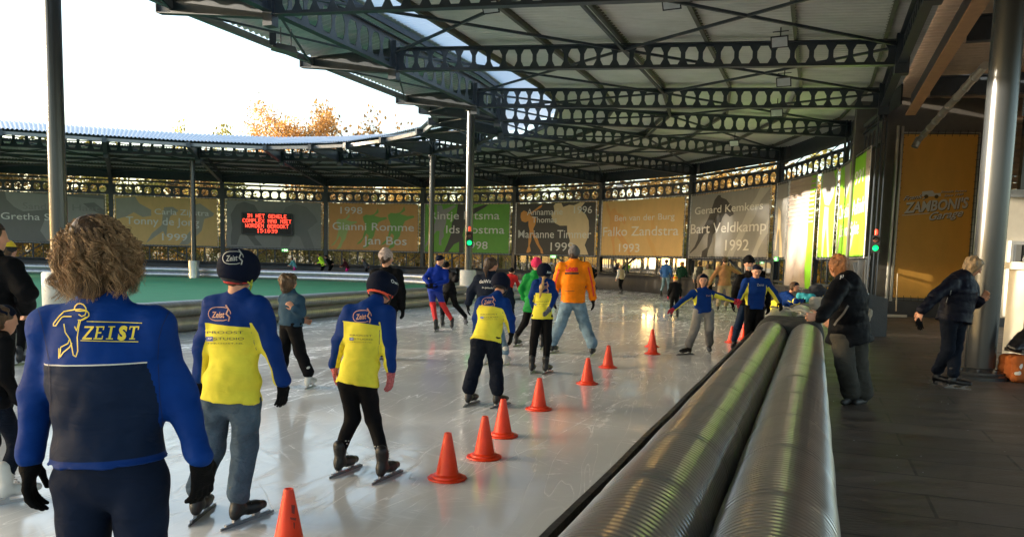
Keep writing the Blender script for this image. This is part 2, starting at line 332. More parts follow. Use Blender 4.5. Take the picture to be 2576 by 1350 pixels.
# ------------------------------------------------------------------ wall of the hall
def glass_mat():
    m = bpy.data.materials.new('window_glass'); m.use_nodes = True; t = m.node_tree; t.nodes.remove(t.nodes['Principled BSDF'])
    tr = t.nodes.new('ShaderNodeBsdfTransparent'); tr.inputs[0].default_value = (.86,.88,.86,1); g = t.nodes.new('ShaderNodeBsdfGlossy'); g.inputs['Roughness'].default_value = .02
    fr = t.nodes.new('ShaderNodeFresnel'); fr.inputs[0].default_value = 1.5; mx = t.nodes.new('ShaderNodeMixShader')
    t.links.new(fr.outputs[0], mx.inputs[0]); t.links.new(tr.outputs[0], mx.inputs[1]); t.links.new(g.outputs[0], mx.inputs[2]); t.links.new(mx.outputs[0], t.nodes['Material Output'].inputs[0]); return m
GLASS = glass_mat()
def font_mesh(s, shear=0., off=0., spacing=1.):
    c = bpy.data.curves.new('f', 'FONT'); c.body = s; c.size = 1; c.shear = shear; c.offset = off; c.resolution_u = 3; c.space_character = spacing
    o = bpy.data.objects.new('f', c); COL.objects.link(o); bpy.context.view_layer.update()
    me = o.to_mesh(); v = [tuple(q.co) for q in me.vertices]; f = [tuple(p.vertices) for p in me.polygons]; o.to_mesh_clear()
    bpy.data.objects.remove(o); bpy.data.curves.remove(c)
    xs = [q[0] for q in v]; ys = [q[1] for q in v]; return v, f, (min(xs), max(xs), min(ys), max(ys))
def thick(v, off=0.):  # stroke weight helper for the thin display face
    return v
class Frame:   # a flat local frame in the world: origin, x, y axes (unit), normal
    def __init__(s, o, x, y): s.o = Vector(o); s.x = Vector(x); s.y = Vector(y); s.n = s.x.cross(s.y).normalized(); s.w = s.x.length; s.h = s.y.length
    def p(s, u, v, d=0.): return s.o + s.x*u + s.y*v + s.n*d
def put_text(fr, s, u0, u1, v0, v1, mat, parent, d=.012, shear=0., off=0., name='lettering', spacing=1., skew=0.):
    v, f, (a, b, c, e) = font_mesh(s, shear, off, spacing); mb = MB()
    # v0..v1 is cap height
    ch = .72; sc = (v1-v0)/ch
    mb.add([fr.p(u0+(q[0]-a)/(b-a)*(u1-u0), v0+q[1]*sc+skew*(q[0]-a)/(b-a), d) for q in v], f)
    return mb.build(name, mat, parent, normals=False)
def put_poly(fr, pts, mat, parent, d=.006, name='silhouette', jag=0.):
    mb = MB(); mb.poly([fr.p(min(1, max(0, u)), min(1, max(0, v)), d) for u, v in pts]); return mb.build(name, mat, parent, normals=False)
def cm(name, col, **k): return M('banner_'+name, col, .55, var=.05, vs=3, bump=.9, bs=1.3, stretch=(1,1,.5), **k)
B_ORANGE = cm('orange', (0.647,0.336,0.115)); B_TAN = cm('tan', (0.702,0.467,0.191)); B_GREEN = cm('green', (0.136,0.385,0.0465)); B_LIME = cm('lime', (0.219,0.564,0.0203))
B_DARK = cm('charcoal', (0.048,0.048,0.0504)); B_GREY = cm('grey', (0.288,0.288,0.281)); B_LGREY = cm('light_grey', (0.426,0.426,0.412)); B_DGREY = cm('dark_grey', (0.164,0.164,0.164))
B_BEIGE = cm('beige', (0.702,0.564,0.343)); B_OR2 = cm('deep_orange', (0.674,0.316,0.081)); B_MINT = cm('mint', (0.385,0.509,0.178)); B_GR2 = cm('mid_green', (0.191,0.398,0.081)); B_TEXT = cm('text', (0.73,0.73,0.702)); B_WARM = cm('warm_grey', (.38,.325,.28)); B_WARM2 = cm('warm_dark_grey', (0.357,0.295,0.26)); B_MID = cm('mid_grey', (0.219,0.219,0.216)); B_TAN2 = cm('tan_shape', (0.702,0.385,0.136)); B_TAN3 = cm('tan_faint', (0.702,0.426,0.15)); B_GT = cm('grey_on_tan', (0.357,0.343,0.288))  # the darker warm grey is the shutter's printed figure and its slats
BW = [Vector((*p, 0)) for p in W]
def inward(p): c = Vector((-13.5,31.5,0)); return (c-p).normalized()
def bay_frame(k, f0, f1, z0, z1, inset=.22):
    L_, R_ = BW[k+1], BW[k]; d = (R_-L_); Lh = d.length; nrm = Vector((d.y, -d.x, 0)).normalized()
    if nrm.dot(inward((L_+R_)/2)) < 0: nrm = -nrm
    o = L_.lerp(R_, f0) + nrm*inset; x = d*(f1-f0); fr = Frame((o.x, o.y, z0), x, (0, 0, z1-z0))
    if fr.n.dot(nrm) < 0: fr.n = -fr.n
    return fr
def banner(fr, bgm, label, polys=(), texts=(), cat='banner', frame=True, group='printed banners hung along the hall wall', ties=True):
    c = fr.p(.5, 0); e = empty('banner', (c.x, c.y, c.z), label, cat, group)
    mb = MB(); P = [fr.p(0,0,0), fr.p(1,0,0), fr.p(1,1,0), fr.p(0,1,0)]; Q = [p+fr.n*.004 for p in P]; mb.hexa(P+Q); mb.build('cloth', bgm, e, normals=True)
    if frame:
        mb = MB(); k = .06; Lx = fr.x.length; Ly = fr.y.length
        c4 = [fr.p(-k/Lx,-k/Ly), fr.p(1+k/Lx,-k/Ly), fr.p(1+k/Lx,1+k/Ly), fr.p(-k/Lx,1+k/Ly)]
        for i in range(4): mb.tube([c4[i], c4[(i+1)%4]], .022, 8)
        mb.build('frame', GALV, e)
        if ties:
            mb = MB()
            for i in range(int(Lx/.22)):
                f = (i+.5)/int(Lx/.22)
                for v, dv in ((0,-1),(1,1)): mb.bar(fr.p(f, v-dv*.012,.01), fr.p(f+.01, v+dv*.028,.03), .012, .012)
            for i in range(int(Ly/.22)):
                f = (i+.5)/int(Ly/.22)
                for u, du in ((0,-1),(1,1)): mb.bar(fr.p(u-du*.03/Lx, f,.01), fr.p(u+du*.09/Lx, f+.004,.03), .012, .012)
            mb.build('lacing', BLACK, e)
    for i, (pts, m_) in enumerate(polys): put_poly(fr, pts, m_, e, .007+.002*i)
    for tx in texts:
        s, u0, u1, v0, v1 = tx[:5]; m_ = tx[5] if len(tx) > 5 else B_TEXT; put_text(fr, s, u0, u1, v0, v1, m_, e, .016, off=.004)
    return e
def uv(pts, x0, x1, y0, y1): return [((x-x0)/(x1-x0), 1-(y-y0)/(y1-y0)) for x, y in pts]
Z0, Z1 = 1.92, 5.1
FB0, FB1 = .045, .955
# bay 0: wide green
banner(bay_frame(0,.04,.955,Z0,Z1), B_LIME, 'sunlit lime green banner dated 1991 beside the corner pillar', [
  ([(.14,1),(.36,1),(.36,.87),(.4,.78),(.33,.68),(.26,.62),(.2,.66)], B_GREY), ([(.6,.32),(.66,.3),(.6,.12),(.5,0),(.44,0),(.54,.18)], B_WARM), ([(.1,.3),(.15,.3),(.1,.12),(.04,0),(.0,0),(.05,.15)], B_WARM),
  ([(.88,1),(1,1),(1,.3),(.93,.5),(.9,.8)], B_WARM)],
  [('1991',.5,.84,.72,.86,WHITE),('Christine Aaftink',.03,.93,.42,.58,WHITE),('Lia van Schie',.12,.8,.22,.36,WHITE)])
# bay 1: narrow green, shutter, narrow grey
banner(bay_frame(1,.765,.955,Z0,Z1), B_LIME, 'narrow green banner with pale grey legs between the shutter and the 1991 banner', [([(.05,1),(.8,1),(.97,.85),(.85,.7),(.6,.6),(.3,.62),(.05,.8)], B_GREY), ([(.3,.6),(.6,.58),(.62,.4),(.72,.2),(.85,0),(.7,0),(.5,.38),(.42,.2),(.4,0),(.28,0),(.25,.3)], B_WARM)])
frs = bay_frame(1,.3,.70,.12,5.1,.26)
e = banner(frs, B_WARM, 'tall warm grey roller shutter painted with a long legged figure, beside the narrow green banner', [
  ([(.7,0),(1,0),(1,1),(.85,1),(.78,.8),(.8,.5)], B_LIME),
  ([(.45,.72),(.58,.8),(.75,.78),(.8,.7),(.75,.58),(.72,.5),(.72,.4),(.78,.2),(.85,0),(.72,0),(.55,.3),(.48,.45),(.38,.3),(.3,.1),(.2,.03),(.15,.06),(.22,.3),(.28,.5),(.38,.64)], B_WARM2)], frame=True, cat='roller shutter', group=None, ties=False)
mb = MB()
for i in range(11): v = .64+i*.033; mb.bar(frs.p(0,v,.03), frs.p(1,v,.03), .03, .07)
mb.build('slats', B_WARM2, e)
banner(bay_frame(1,.06,.25,Z0,Z1), B_GREY, 'narrow grey banner with pale legs just left of the roller shutter', [([(.2,.7),(.45,.62),(.5,.4),(.7,.2),(.8,0),(.55,0),(.45,.25),(.3,.4),(.15,.1),(.05,.1),(.2,.45)], B_BEIGE)])
# bay 2
q = lambda p: uv(p, 1855, 2572, 140, 788)
banner(bay_frame(2,FB0,FB1,Z0,Z1), B_GREY, 'grey banner dated 1992 with a dark leaning skater and two white names', [
 (q([(2120,165),(2145,165),(2150,190),(2200,215),(2260,300),(2275,370),(2240,390),(2200,350),(2170,400),(2140,500),(2090,560),(2080,640),(2050,720),(2040,788),(1985,788),(1990,730),(2040,690),(2040,600),(2050,520),(2000,560),(1960,640),(1925,700),(1865,755),(1860,745),(1910,680),(1940,600),(1945,540),(2000,470),(2040,380),(2070,280),(2090,210)]), B_DARK),
 (q([(2555,140),(2575,150),(2500,260),(2460,400),(2400,520),(2350,640),(2300,740),(2290,788),(2230,788),(2250,720),(2310,600),(2350,470),(2400,330),(2460,220),(2490,140)]), B_LGREY),
 (q([(2572,420),(2572,560),(2530,640),(2500,720),(2490,788),(2440,788),(2470,700),(2500,600)]), B_LGREY)],
 [('Gerard Kemkers',.06,.93,.69,.81),('Bart Veldkamp',.01,.98,.38,.54),('1992',.5,.79,.1,.27)])
# bay 3
q = lambda p: uv(p, 985, 1790, 215, 788)
banner(bay_frame(3,FB0,FB1,Z0,Z1), B_TAN, 'tan banner dated 1993 with an orange figure raising one arm', [
 (q([(1020,230),(1035,228),(1075,330),(1090,300),(1115,290),(1135,320),(1150,345),(1200,360),(1240,430),(1230,470),(1205,450),(1185,400),(1180,470),(1170,520),(1220,590),(1265,660),(1305,770),(1285,785),(1240,700),(1190,640),(1150,590),(1140,560),(1125,620),(1130,700),(1140,785),(1115,785),(1110,700),(1090,620),(1085,540),(1065,460),(1075,400),(1035,320)]), B_TAN2),
 (q([(1480,350),(1510,380),(1530,520),(1480,600),(1530,680),(1560,788),(1520,770),(1480,680),(1450,600),(1490,520)]), B_TAN3)],
 [('Ben van der Burg',.17,.9,.63,.74),('Falko Zandstra',.02,.95,.36,.53),('1993',.24,.5,.07,.22)])
# bay 4
q = lambda p: uv(p, 92, 915, 262, 778)
banner(bay_frame(4,FB0,FB1,Z0,Z1), B_DARK, 'charcoal banner dated 1996 and 1999 with an orange figure and a large beige one', [
 (q([(370,275),(365,300),(290,345),(235,385),(300,400),(310,430),(300,480),(280,520),(290,570),(330,620),(350,680),(385,730),(395,775),(370,770),(360,735),(320,680),(290,620),(265,570),(262,640),(245,690),(260,750),(230,768),(210,765),(215,740),(230,700),(230,620),(240,540),(225,480),(225,440),(190,455),(150,440),(137,400),(140,355),(170,333),(205,345),(220,370),(285,330),(340,290)]), B_OR2),
 (q([(490,290),(510,268),(570,265),(590,305),(650,285),(700,290),(760,264),(810,264),(755,330),(820,380),(850,440),(858,520),(850,600),(820,680),(860,777),(740,777),(700,740),(650,690),(670,640),(640,560),(635,490),(560,490),(510,465),(480,420),(470,390),(500,340)]), B_BEIGE)],
 [('Annamarie',.14,.6,.77,.9),('Thomas',.21,.53,.62,.74),('1996',.74,.96,.79,.93),('Marianne Timmer',.03,.96,.32,.48),('1999',.46,.75,.07,.24)])
# bay 5
q = lambda p: uv(p, 918, 1565, 600, 960)
banner(bay_frame(5,FB0,FB1,Z0,Z1), B_GREEN, 'green banner dated 1998 behind the traffic light column, with a dark and a grey skater', [
 (q([(1175,600),(1230,600),(1240,650),(1380,603),(1410,603),(1380,625),(1250,700),(1230,760),(1215,830),(1225,870),(1230,959),(1190,959),(1190,880),(1150,900),(1105,959),(1070,959),(1100,890),(1125,820),(1130,740),(1165,680)]), B_DARK),
 (q([(1010,605),(1050,605),(1060,640),(1150,605),(1160,615),(1090,670),(1085,740),(1065,800),(1070,840),(1050,870),(1050,910),(1030,905),(1030,860),(1035,800),(1010,800),(975,850),(945,900),(920,930),(920,915),(950,860),(970,790),(995,740),(1010,690)]), B_GREY)],
 [('Rintje Ritsma',.06,.89,.69,.86),('Ids Postma',.26,.95,.4,.57),('1998',.5,.76,.08,.24)])
# bay 6
sk = [(765,605),(772,640),(735,665),(790,680),(835,675),(842,690),(800,705),(770,720),(755,760),(740,800),(735,830),(700,880),(690,915),(660,930),(640,935),(660,905),(680,870),(690,830),(672,812),(650,850),(625,890),(590,905),(600,890),(640,850),(658,780),(662,740),(645,700),(640,675),(665,658),(700,662),(730,655),(750,635)]
q = lambda p: uv(p, 190, 868, 592, 945)
banner(bay_frame(6,FB0,FB1,Z0,Z1), B_ORANGE, 'orange banner dated 1998 with three green skaters in a row', [
 (q([((x-640)*.8+285-40, (y-605)*.85+665) for x, y in sk]), B_MINT), (q([((x-640)*.92+450, (y-605)*.93+625) for x, y in sk]), B_GR2), (q(sk), B_GR2)],
 [('1998',.13,.38,.78,.93),('Gianni Romme',.04,.96,.43,.6),('Jan Bos',.39,.88,.13,.31)])
# bay 7
q = lambda p: uv(p, 1503, 2145, 660, 978)
banner(bay_frame(7,FB0,FB1,Z0,Z1), B_GREY, 'grey banner with two bent dark grey skaters behind the red display', [
 (q([(1570,690),(1620,670),(1690,690),(1720,740),(1740,800),(1700,880),(1690,905),(1740,965),(1690,965),(1640,900),(1620,880),(1590,900),(1570,965),(1530,965),(1530,900),(1540,850),(1530,760)]), B_DGREY),
 (q([(1900,700),(1960,670),(2040,690),(2100,750),(2120,790),(2050,850),(2060,870),(2100,975),(2030,975),(2000,900),(1960,880),(1920,965),(1865,965),(1880,880),(1900,840),(1870,760)]), B_MID)])
# bay 8
q = lambda p: uv(p, 755, 1460, 632, 955)
banner(bay_frame(8,FB0,FB1,Z0,Z1), B_TAN, 'tan banner dated 1999 with grey helmeted skaters, left of the red display', [
 (q([(760,650),(830,645),(890,635),(920,680),(1000,720),(1000,760),(940,770),(880,740),(830,770),(760,790)]), B_GT),
 (q([(1090,700),(1150,695),(1190,720),(1130,760),(1110,830),(1100,900),(1080,860),(1010,910),(960,945),(1000,880),(1070,820),(1080,750)]), B_GT),
 (q([(1290,680),(1340,665),(1380,690),(1440,730),(1430,750),(1370,770),(1350,850),(1300,900),(1250,950),(1190,950),(1240,890),(1290,830),(1310,760),(1270,740)]), B_GT)],
 [('Carla Zijlstra',.38,.92,.64,.76),('Tonny de Jong',.1,.82,.42,.58),('1999',.45,.7,.1,.25)])
# bay 9
q = lambda p: uv(p, -40, 712, 585, 928)
banner(bay_frame(9,FB0,FB1,Z0,Z1), B_DGREY, 'dark grey banner with a large pale grey shape at the far left', [
 (q([(30,586),(705,615),(705,690),(640,640),(560,650),(610,690),(705,730),(705,925),(560,925),(310,925),(260,850),(300,760),(370,740),(330,700),(150,720),(90,690),(40,640)]), B_GREY)],
 [('Sandra',.25,.56,.66,.79,B_MID),('Haat',.7,.95,.66,.79,B_MID),('Gretha Smit',.05,.66,.44,.58)])
banner(bay_frame(10,FB0,FB1,Z0,Z1), B_TAN, 'tan banner at the left end of the far wall')
# wall frame: perimeter beam, window band, dado, glass
WF = M('window_frame', (.05,.06,.07), .5, var=.15)
for k in range(0, 11):
    a, b = BW[k], BW[k+1]; d = (b-a).normalized()
    cast_beam('perimeter_beam', zvec(a,0), zvec(b,0), 5.2, 5.2, .66, .66, .56, hall, solid=(.2,.2), hr=.66, fl=.16)
    fr = bay_frame(k, 0, 1, 0, 1, 0.)
    Lx = fr.x.length; mb = MB()
    for z, h in ((.86,.1),(1.86,.12)): mb.bar(fr.p(0,z), fr.p(1,z), .1, h)
    n = 6
    for i in range(n+1):
        u = i/n; mb.bar(fr.p(u,.02), fr.p(u,1.84), .07 if i % 2 else .14, .08, up=fr.x)
    for i in range(n): mb.bar(fr.p((i+.5)/n,.9), fr.p((i+.5)/n,1.84), .03, .03, up=fr.x)
    if k % 2: mb.bar(fr.p(.22,.9,.06), fr.p(.42,1.8,.06), .09, .05); 
    else: mb.bar(fr.p(.75,.9,.06), fr.p(.5,1.8,.06), .09, .05)
    mb.build('window_frame', WF, hall); mb = MB(); mb.bar(fr.p(0,6.12), fr.p(1,6.12), .1, .12)
    for i in range(4): mb.bar(fr.p(i/4+.02,5.9), fr.p(i/4+.16,6.1), .03, .03)
    mb.build('top_rail', WF, hall)
    if k >= 2:
        mb = MB(); mb.hexa([fr.p(0,.0,-.02),fr.p(1,.0,-.02),fr.p(1,.0,.02),fr.p(0,.0,.02),fr.p(0,.8,-.02),fr.p(1,.8,-.02),fr.p(1,.8,.02),fr.p(0,.8,.02)]); mb.build('dado_panel', M('dado', (.05,.05,.055), .6), hall)
        mb = MB(); mb.add([fr.p(0,.9,.01),fr.p(1,.9,.01),fr.p(1,1.84,.01),fr.p(0,1.84,.01)], [(0,1,2,3)]); mb.build('glass_pane', GLASS, hall)
    else:
        mb = MB(); mb.add([fr.p(0 if k==0 else .74,.1,.01),fr.p(1,.1,.01),fr.p(1,1.84,.01),fr.p(0 if k==0 else .74,1.84,.01)], [(0,1,2,3)]); mb.build('glass_door', GLASS, hall)
# LED sign, hung in front of the grey banner
q0, q1 = (1610-1503)/642, (1948-1503)/642
fr7 = bay_frame(7,FB0,FB1,Z0,Z1,.45); c = fr7.p((q0+q1)/2, .3)
led = empty('display_board', c, 'black electronic display with red dotted letters hung on the grey banner', 'display')
def v7(y): return 1-(y-660)/318
fl = Frame(fr7.p(q0, v7(888)), fr7.x*(q1-q0), fr7.y*(v7(745)-v7(888))); fl.n = fr7.n
mb = MB(); mb.hexa([fl.p(0,0,-.2),fl.p(1,0,-.2),fl.p(1,1,-.2),fl.p(0,1,-.2),fl.p(0,0,0),fl.p(1,0,0),fl.p(1,1,0),fl.p(0,1,0)]); mb.build('case', M('led_case',(.02,.012,.012),.5), led)
mb = MB()
for a_, b_ in (((0,0),(1,0)),((1,0),(1,1)),((1,1),(0,1)),((0,1),(0,0))): mb.bar(fl.p(*a_,.0), fl.p(*b_,.0), .08, .08)
mb.build('frame', WF, led)
LEDM = M('red_led', (1,.06,.03), .5, emit=1.1, var=0)
LEDD = M('red_led_dim', (.5,.01,.01), .5, emit=.03, var=0)
GLY = {'I':'111010010010010010111','N':'10001110011010110011100011000110001','H':'10001100011000111111100011000110001','E':'11111100001000011110100001000011111','T':'11111001000010000100001000010000100','G':'01110100011000010111100011000101110','L':'10000100001000010000100001000011111','C':'01110100011000010000100001000101110','O':'01110100011000110001100011000101110','M':'10001110111010110101100011000110001','P':'11110100011000111110100001000010000','X':'10001100010101000100010101000110001','A':'01110100011000111111100011000110001','W':'10001100011000110101101011101110001','R':'11110100011000111110101001001010001','D':'11110100011000110001100011000111110','K':'10001100101010011000101001001010001','1':'00100011000010000100001000010001110','5':'11111100001111000001000011000101110',':':'0010100','8':'01110100011000101110100011000101110','3':'11110000010000101110000010000111110','9':'01110100011000101111000010000101110',' ':''}
mb = MB(); lines = ['IN HET GEHELE','COMPLEX MAG NIET','WORDEN GEROOKT','15:18:39']; cols = 96
for li, s in enumerate(lines):
    w = sum(6 if ch in ' ' else (len(GLY[ch])//7+1) for ch in s); x0 = (cols-w)/2
    for ch in s:
        if ch == ' ': x0 += 6; continue
        g = GLY[ch]; wd = len(g)//7
        for r_ in range(7):
            for c_ in range(wd):
                if g[r_*wd+c_] == '1':
                    u, v = (x0+c_+.5)/cols, 1-(li*9+1.6+r_+.5)/38.5; du, dv = .42/cols, .42/38.5
                    mb.add([fl.p(u-du,v-dv,.01),fl.p(u+du,v-dv,.01),fl.p(u+du,v+dv,.01),fl.p(u-du,v+dv,.01)], [(0,1,2,3)])
        x0 += wd+1
mb.build('lettering', LEDM, led, normals=False)
# emergency exit signs
for k, u, z, lb in ((7,.6,1.78,'small green exit sign under the grey banner with the red display'),(4,.5,1.78,'small green exit sign under the charcoal banner'),(1,.12,1.85,'small green exit sign beside the roller shutter')):
    fr = bay_frame(k,0,1,0,1,.25); p = fr.p(u,z); ex = empty('exit_sign', p, lb, 'exit sign', 'lit exit signs along the wall'); rz = math.atan2(fr.x.y, fr.x.x)
    MB().box((p.x,p.y,p.z), .42, .06, .2, rz).build('housing', M('exit_green',(.1,.5,.15),.5,emit=.25), ex)
    mb = MB(); f2 = Frame(p - fr.x.normalized()*.21 - Vector((0,0,.1)), fr.x.normalized()*.42, (0,0,.2)); f2.n = fr.n
    for u0, u1, v0, v1 in ((.42,.58,.2,.8),(.47,.7,.4,.55),(.1,.3,.45,.6),(.75,.9,.2,.8)): mb.add([f2.p(u0,v0,.036),f2.p(u1,v0,.036),f2.p(u1,v1,.036),f2.p(u0,v1,.036)], [(0,1,2,3)])
    mb.build('pictogram', M('exit_white',(1,.95,.7),.5,emit=.6), ex, normals=False)
# ------------------------------------------------------------------ Zamboni's garage banner and the clubhouse
za, zc = Vector((12.5,26.3,0)), Vector((14.72,26.0,0)); frz = Frame((za.x,za.y,.62), zc-za, (0,0,5.25)); 
if frz.n.y > 0: frz.n = -frz.n
B_ZAM = cm('garage_orange', (.78,.4,.075)); ZT = cm('garage_letter', (.66,.64,.6)); ZD = cm('garage_shadow', (.12,.07,.02))
zb_e = banner(frz, B_ZAM, 'tall orange garage banner with a silvery ice machine logo', cat='banner', group=None)
def ztext(s, u0, u1, v0, v1, sk, shear, off):
    v0 += .07; v1 += .07
    put_text(frz, s, u0+.008, u1+.008, v0-.003, v1-.003, ZD, zb_e, .012, shear=shear, off=off+.012, skew=sk); put_text(frz, s, u0, u1, v0, v1, ZT, zb_e, .016, shear=shear, off=off, skew=sk)
ztext("ZAMBONI'S", .07, .94, .452, .516, .04, .15, .03); ztext('Garage', .42, .88, .41, .458, .03, .4, .015); ztext('Frank J.', .05, .38, .53, .555, .02, .4, .008)
ztext('Smooth Service', .55, .9, .578, .592, .01, .4, 0.); ztext('Since 1949', .6, .86, .555, .57, .01, .4, 0.)
for pts in ([(.3,.625),(.3,.655),(.44,.662),(.47,.645),(.55,.647),(.56,.628)],): put_poly(frz, pts, ZT, zb_e, .014, name='ice_machine_mark')
for u in (.36,.5): put_poly(frz, [(u+.03*math.cos(a), .625+.012*math.sin(a)) for a in [i*.6 for i in range(10)]], ZD, zb_e, .017, name='wheel_mark')
mb = MB(); mb.hexa([frz.p(.05,.506,.012),frz.p(.42,.522,.012),frz.p(.42,.526,.012),frz.p(.05,.51,.012),frz.p(.05,.506,.016),frz.p(.42,.522,.016),frz.p(.42,.526,.016),frz.p(.05,.51,.016)]); mb.build('underline', ZT, zb_e)
club = empty('clubhouse', (16,26,0), 'pale clubhouse building with orange panels behind the deck on the right', 'building')
def slab(name, p, q, z0, z1, mat, th=.2, parent=None):
    p = Vector((*p,0)); q = Vector((*q,0)); d = (q-p).normalized(); s = Vector((-d.y,d.x,0)); 
    if s.y < 0: s = -s
    mb = MB(); P = [p, q, q+s*th, p+s*th]; mb.hexa([zvec(v,z0) for v in P]+[zvec(v,z1) for v in P]); return mb.build(name, mat, parent or club)
slab('plinth', (11.1,26.2), (15.5,25.65), 0, .5, M('dark_plinth',(.05,.05,.055),.6)); slab('wall_panel', (11.0,26.5), (15.6,25.92), .5, 7.6, M('panel_grey',(.13,.12,.11),.6))
for x0, x1 in ((12.2,12.45),(15.05,15.3)):
    mb = MB(); y0 = 26.34-(x0-12.2)*.12; mb.tube([(x0,y0-.25,.0),(x0,y0-.25,6.1)], .05, 10); mb.tube([(x1-.08,y0-.2,.0),(x1-.08,y0-.2,6.1)], .045, 10); mb.build('downpipe', GALV, club, smooth=False)
# siding with slats above, orange panels below
sid = M('brown_siding',(.3,.2,.14),.6); mb = MB()
for i in range(14): z = 4.15+i*.2; mb.hexa([Vector(v) for v in ((15.02,25.5,z),(19.5,25.0,z),(19.5,25.2,z),(15.02,25.7,z),(15.02,25.46,z+.17),(19.5,24.96,z+.17),(19.5,25.2,z+.17),(15.02,25.7,z+.17))])
mb.build('siding', sid, club)
mb = MB()
for i in range(3):
    z = .3+i*1.28; mb.hexa([Vector(v) for v in ((15.0,25.4,z),(16.4,25.3,z),(16.4,25.5,z),(15.0,25.6,z),(15.0,25.4,z+1.24),(16.4,25.3,z+1.24),(16.4,25.5,z+1.24),(15.0,25.6,z+1.24))])
mb.build('orange_panel', M('orange_panel',(.55,.17,.04),.5), club)
CREAM = M('cream_wall',(.62,.57,.47),.75,var=.06); slab('cream_wall', (13.5,22.4), (19.5,21.6), .25, 3.6, CREAM); slab('base_course', (13.45,22.3), (19.5,21.5), 0, .26, M('dark_plinth',(.05,.05,.055),.6))
slab('upper_window_band', (13.9,22.3), (19.5,21.5), 3.8, 5.8, M('dark_window',(.03,.035,.04),.15)); slab('upper_fascia', (13.8,22.2), (19.5,21.4), 5.8, 6.3, M('grey_fascia',(.2,.24,.27),.5)); slab('sill', (13.6,22.25),(19.5,21.45),3.6,3.8, M('sill_blue',(.4,.42,.44),.5))
dr = MB(); dr.hexa([Vector(v) for v in ((13.75,22.25,.3),(14.75,22.12,.3),(14.75,22.3,.3),(13.75,22.42,.3),(13.75,22.25,2.4),(14.75,22.12,2.4),(14.75,22.3,2.4),(13.75,22.42,2.4))]); d_ = dr.build('door', M('door_grey',(.5,.5,.48),.5), club)
mb = MB()
for x0, x1, z0, z1 in ((13.82,13.92,.5,2.3),(14.0,14.6,1.2,2.3)):
    mb.hexa([Vector(v) for v in ((x0,22.12,z0),(x1,22.04,z0),(x1,22.3,z0),(x0,22.3,z0),(x0,22.12,z1),(x1,22.04,z1),(x1,22.3,z1),(x0,22.3,z1))])
mb.build('window', M('dark_window',(.03,.035,.04),.15), d_)
for x, c in ((15.3,(.5,.03,.03)),(15.6,(.02,.35,.1)),(16.1,(.5,.03,.03))): pass
# stair block with railing
st = empty('stair_block', (9.2,13.1,0), 'cream stair block with a galvanised railing at the right edge', 'stairs')
mb = MB(); mb.box((9.2,13.1,.8), 1.9, .5, 1.6); mb.build('wall', CREAM, st); MB().box((9.18,13.05,1.65), 2.05, .66, .12).build('coping', CREAM, st)
mb = MB()
for z in (1.85, 2.95): mb.tube([(8.16,12.85,z-.1),(10.1,12.85,z-.1)], .035, 8)
for i in range(20): mb.tube([(8.18+i*.09,12.85,1.75),(8.18+i*.09,12.85,2.9)], .012, 6)
mb.build('railing', GALV, st); MB().bar((8.1,12.7,.3),(8.6,12.7,1.5),.04,.04).build('handrail', STEEL, st)
# deck roof
droof = empty('deck_roof', (14,12,6.6), 'pale corrugated roof with warm light painted in, on dark beams over the rubber deck', 'roof')
DRM = M('deck_roof_sheet',(.62,.46,.33),.6,var=.1)  # sheet colour carries the brown of low bounced sunlight, as do its purlins
for t0, t1 in ((-8,-2.5),(-2.5,3),(3,8.5),(8.5,14),(14,19.5),(19.5,26),(26,32)):
    A0, A1 = LT(1.75,t0,7.05), LT(1.75,t1,7.05); B0, B1 = LT(14.5,t0,6.9), LT(14.5,t1,6.9); corr('roof_sheet', A0, A1, B0, B1, droof, DRM, pitch=.25)
for t in (-2.5, 3, 8.3, 13.6, 19, 24.6):
    mb = MB(); a, b = LT(2.6,t,6.45), LT(14.5,t,6.35); mb.bar(a, b, .02, .5); mb.bar(a+V(0,0,.25), b+V(0,0,.25), .2, .02); mb.bar(a-V(0,0,.25), b-V(0,0,.25), .2, .02); mb.build('beam', STEEL, droof)
mb = MB()
for l in (5,8.5,12): mb.bar(LT(l,-8,6.95), LT(l,26,6.95), .12, .2)
mb.build('purlin', WARMLIT, droof)
mb = MB(); mb.bar(LT(3.2,13.6,6.3), LT(7,19,6.4), .12,.12); mb.bar(LT(7,13.6,6.4), LT(3.2,19,6.3), .1,.1); mb.bar(LT(3.2,19,6.3), LT(8,24.6,6.4), .12,.12); mb.build('diagonal_brace', WARMLIT, droof)
mb = MB()
for l, t in ((4.3,14.6),(4.6,15.8),(5.2,17),(5.4,20.2),(5.0,21.5)):
    mb.bar(LT(l-.7,t,6.1), LT(l+.7,t,6.1), .02,.02); mb.bar(LT(l+.4,t,6.1), LT(l+.4,t,6.9), .02,.02)
mb.build('hanging_rail', STEEL, droof)
pa, pb = pt(2312,352,24.5), pt(2478,165,16.5)
mb = MB(); mb.tube([pa.lerp(pb,i/24) for i in range(25)], .085, 14); mb.tube([pa+V(0,0,.05), pa+V(-.12,0,-.22)], .1, 12)
for i in range(1, 9): p = pa.lerp(pb, i/9); d = (pb-pa).normalized(); mb.tube([p-d*.05, p+d*.05], .1, 14)
o = mb.build('vent_duct', GALV); shade_auto(o); tag(o, 'long galvanised duct hanging slanted under the deck roof', 'duct')
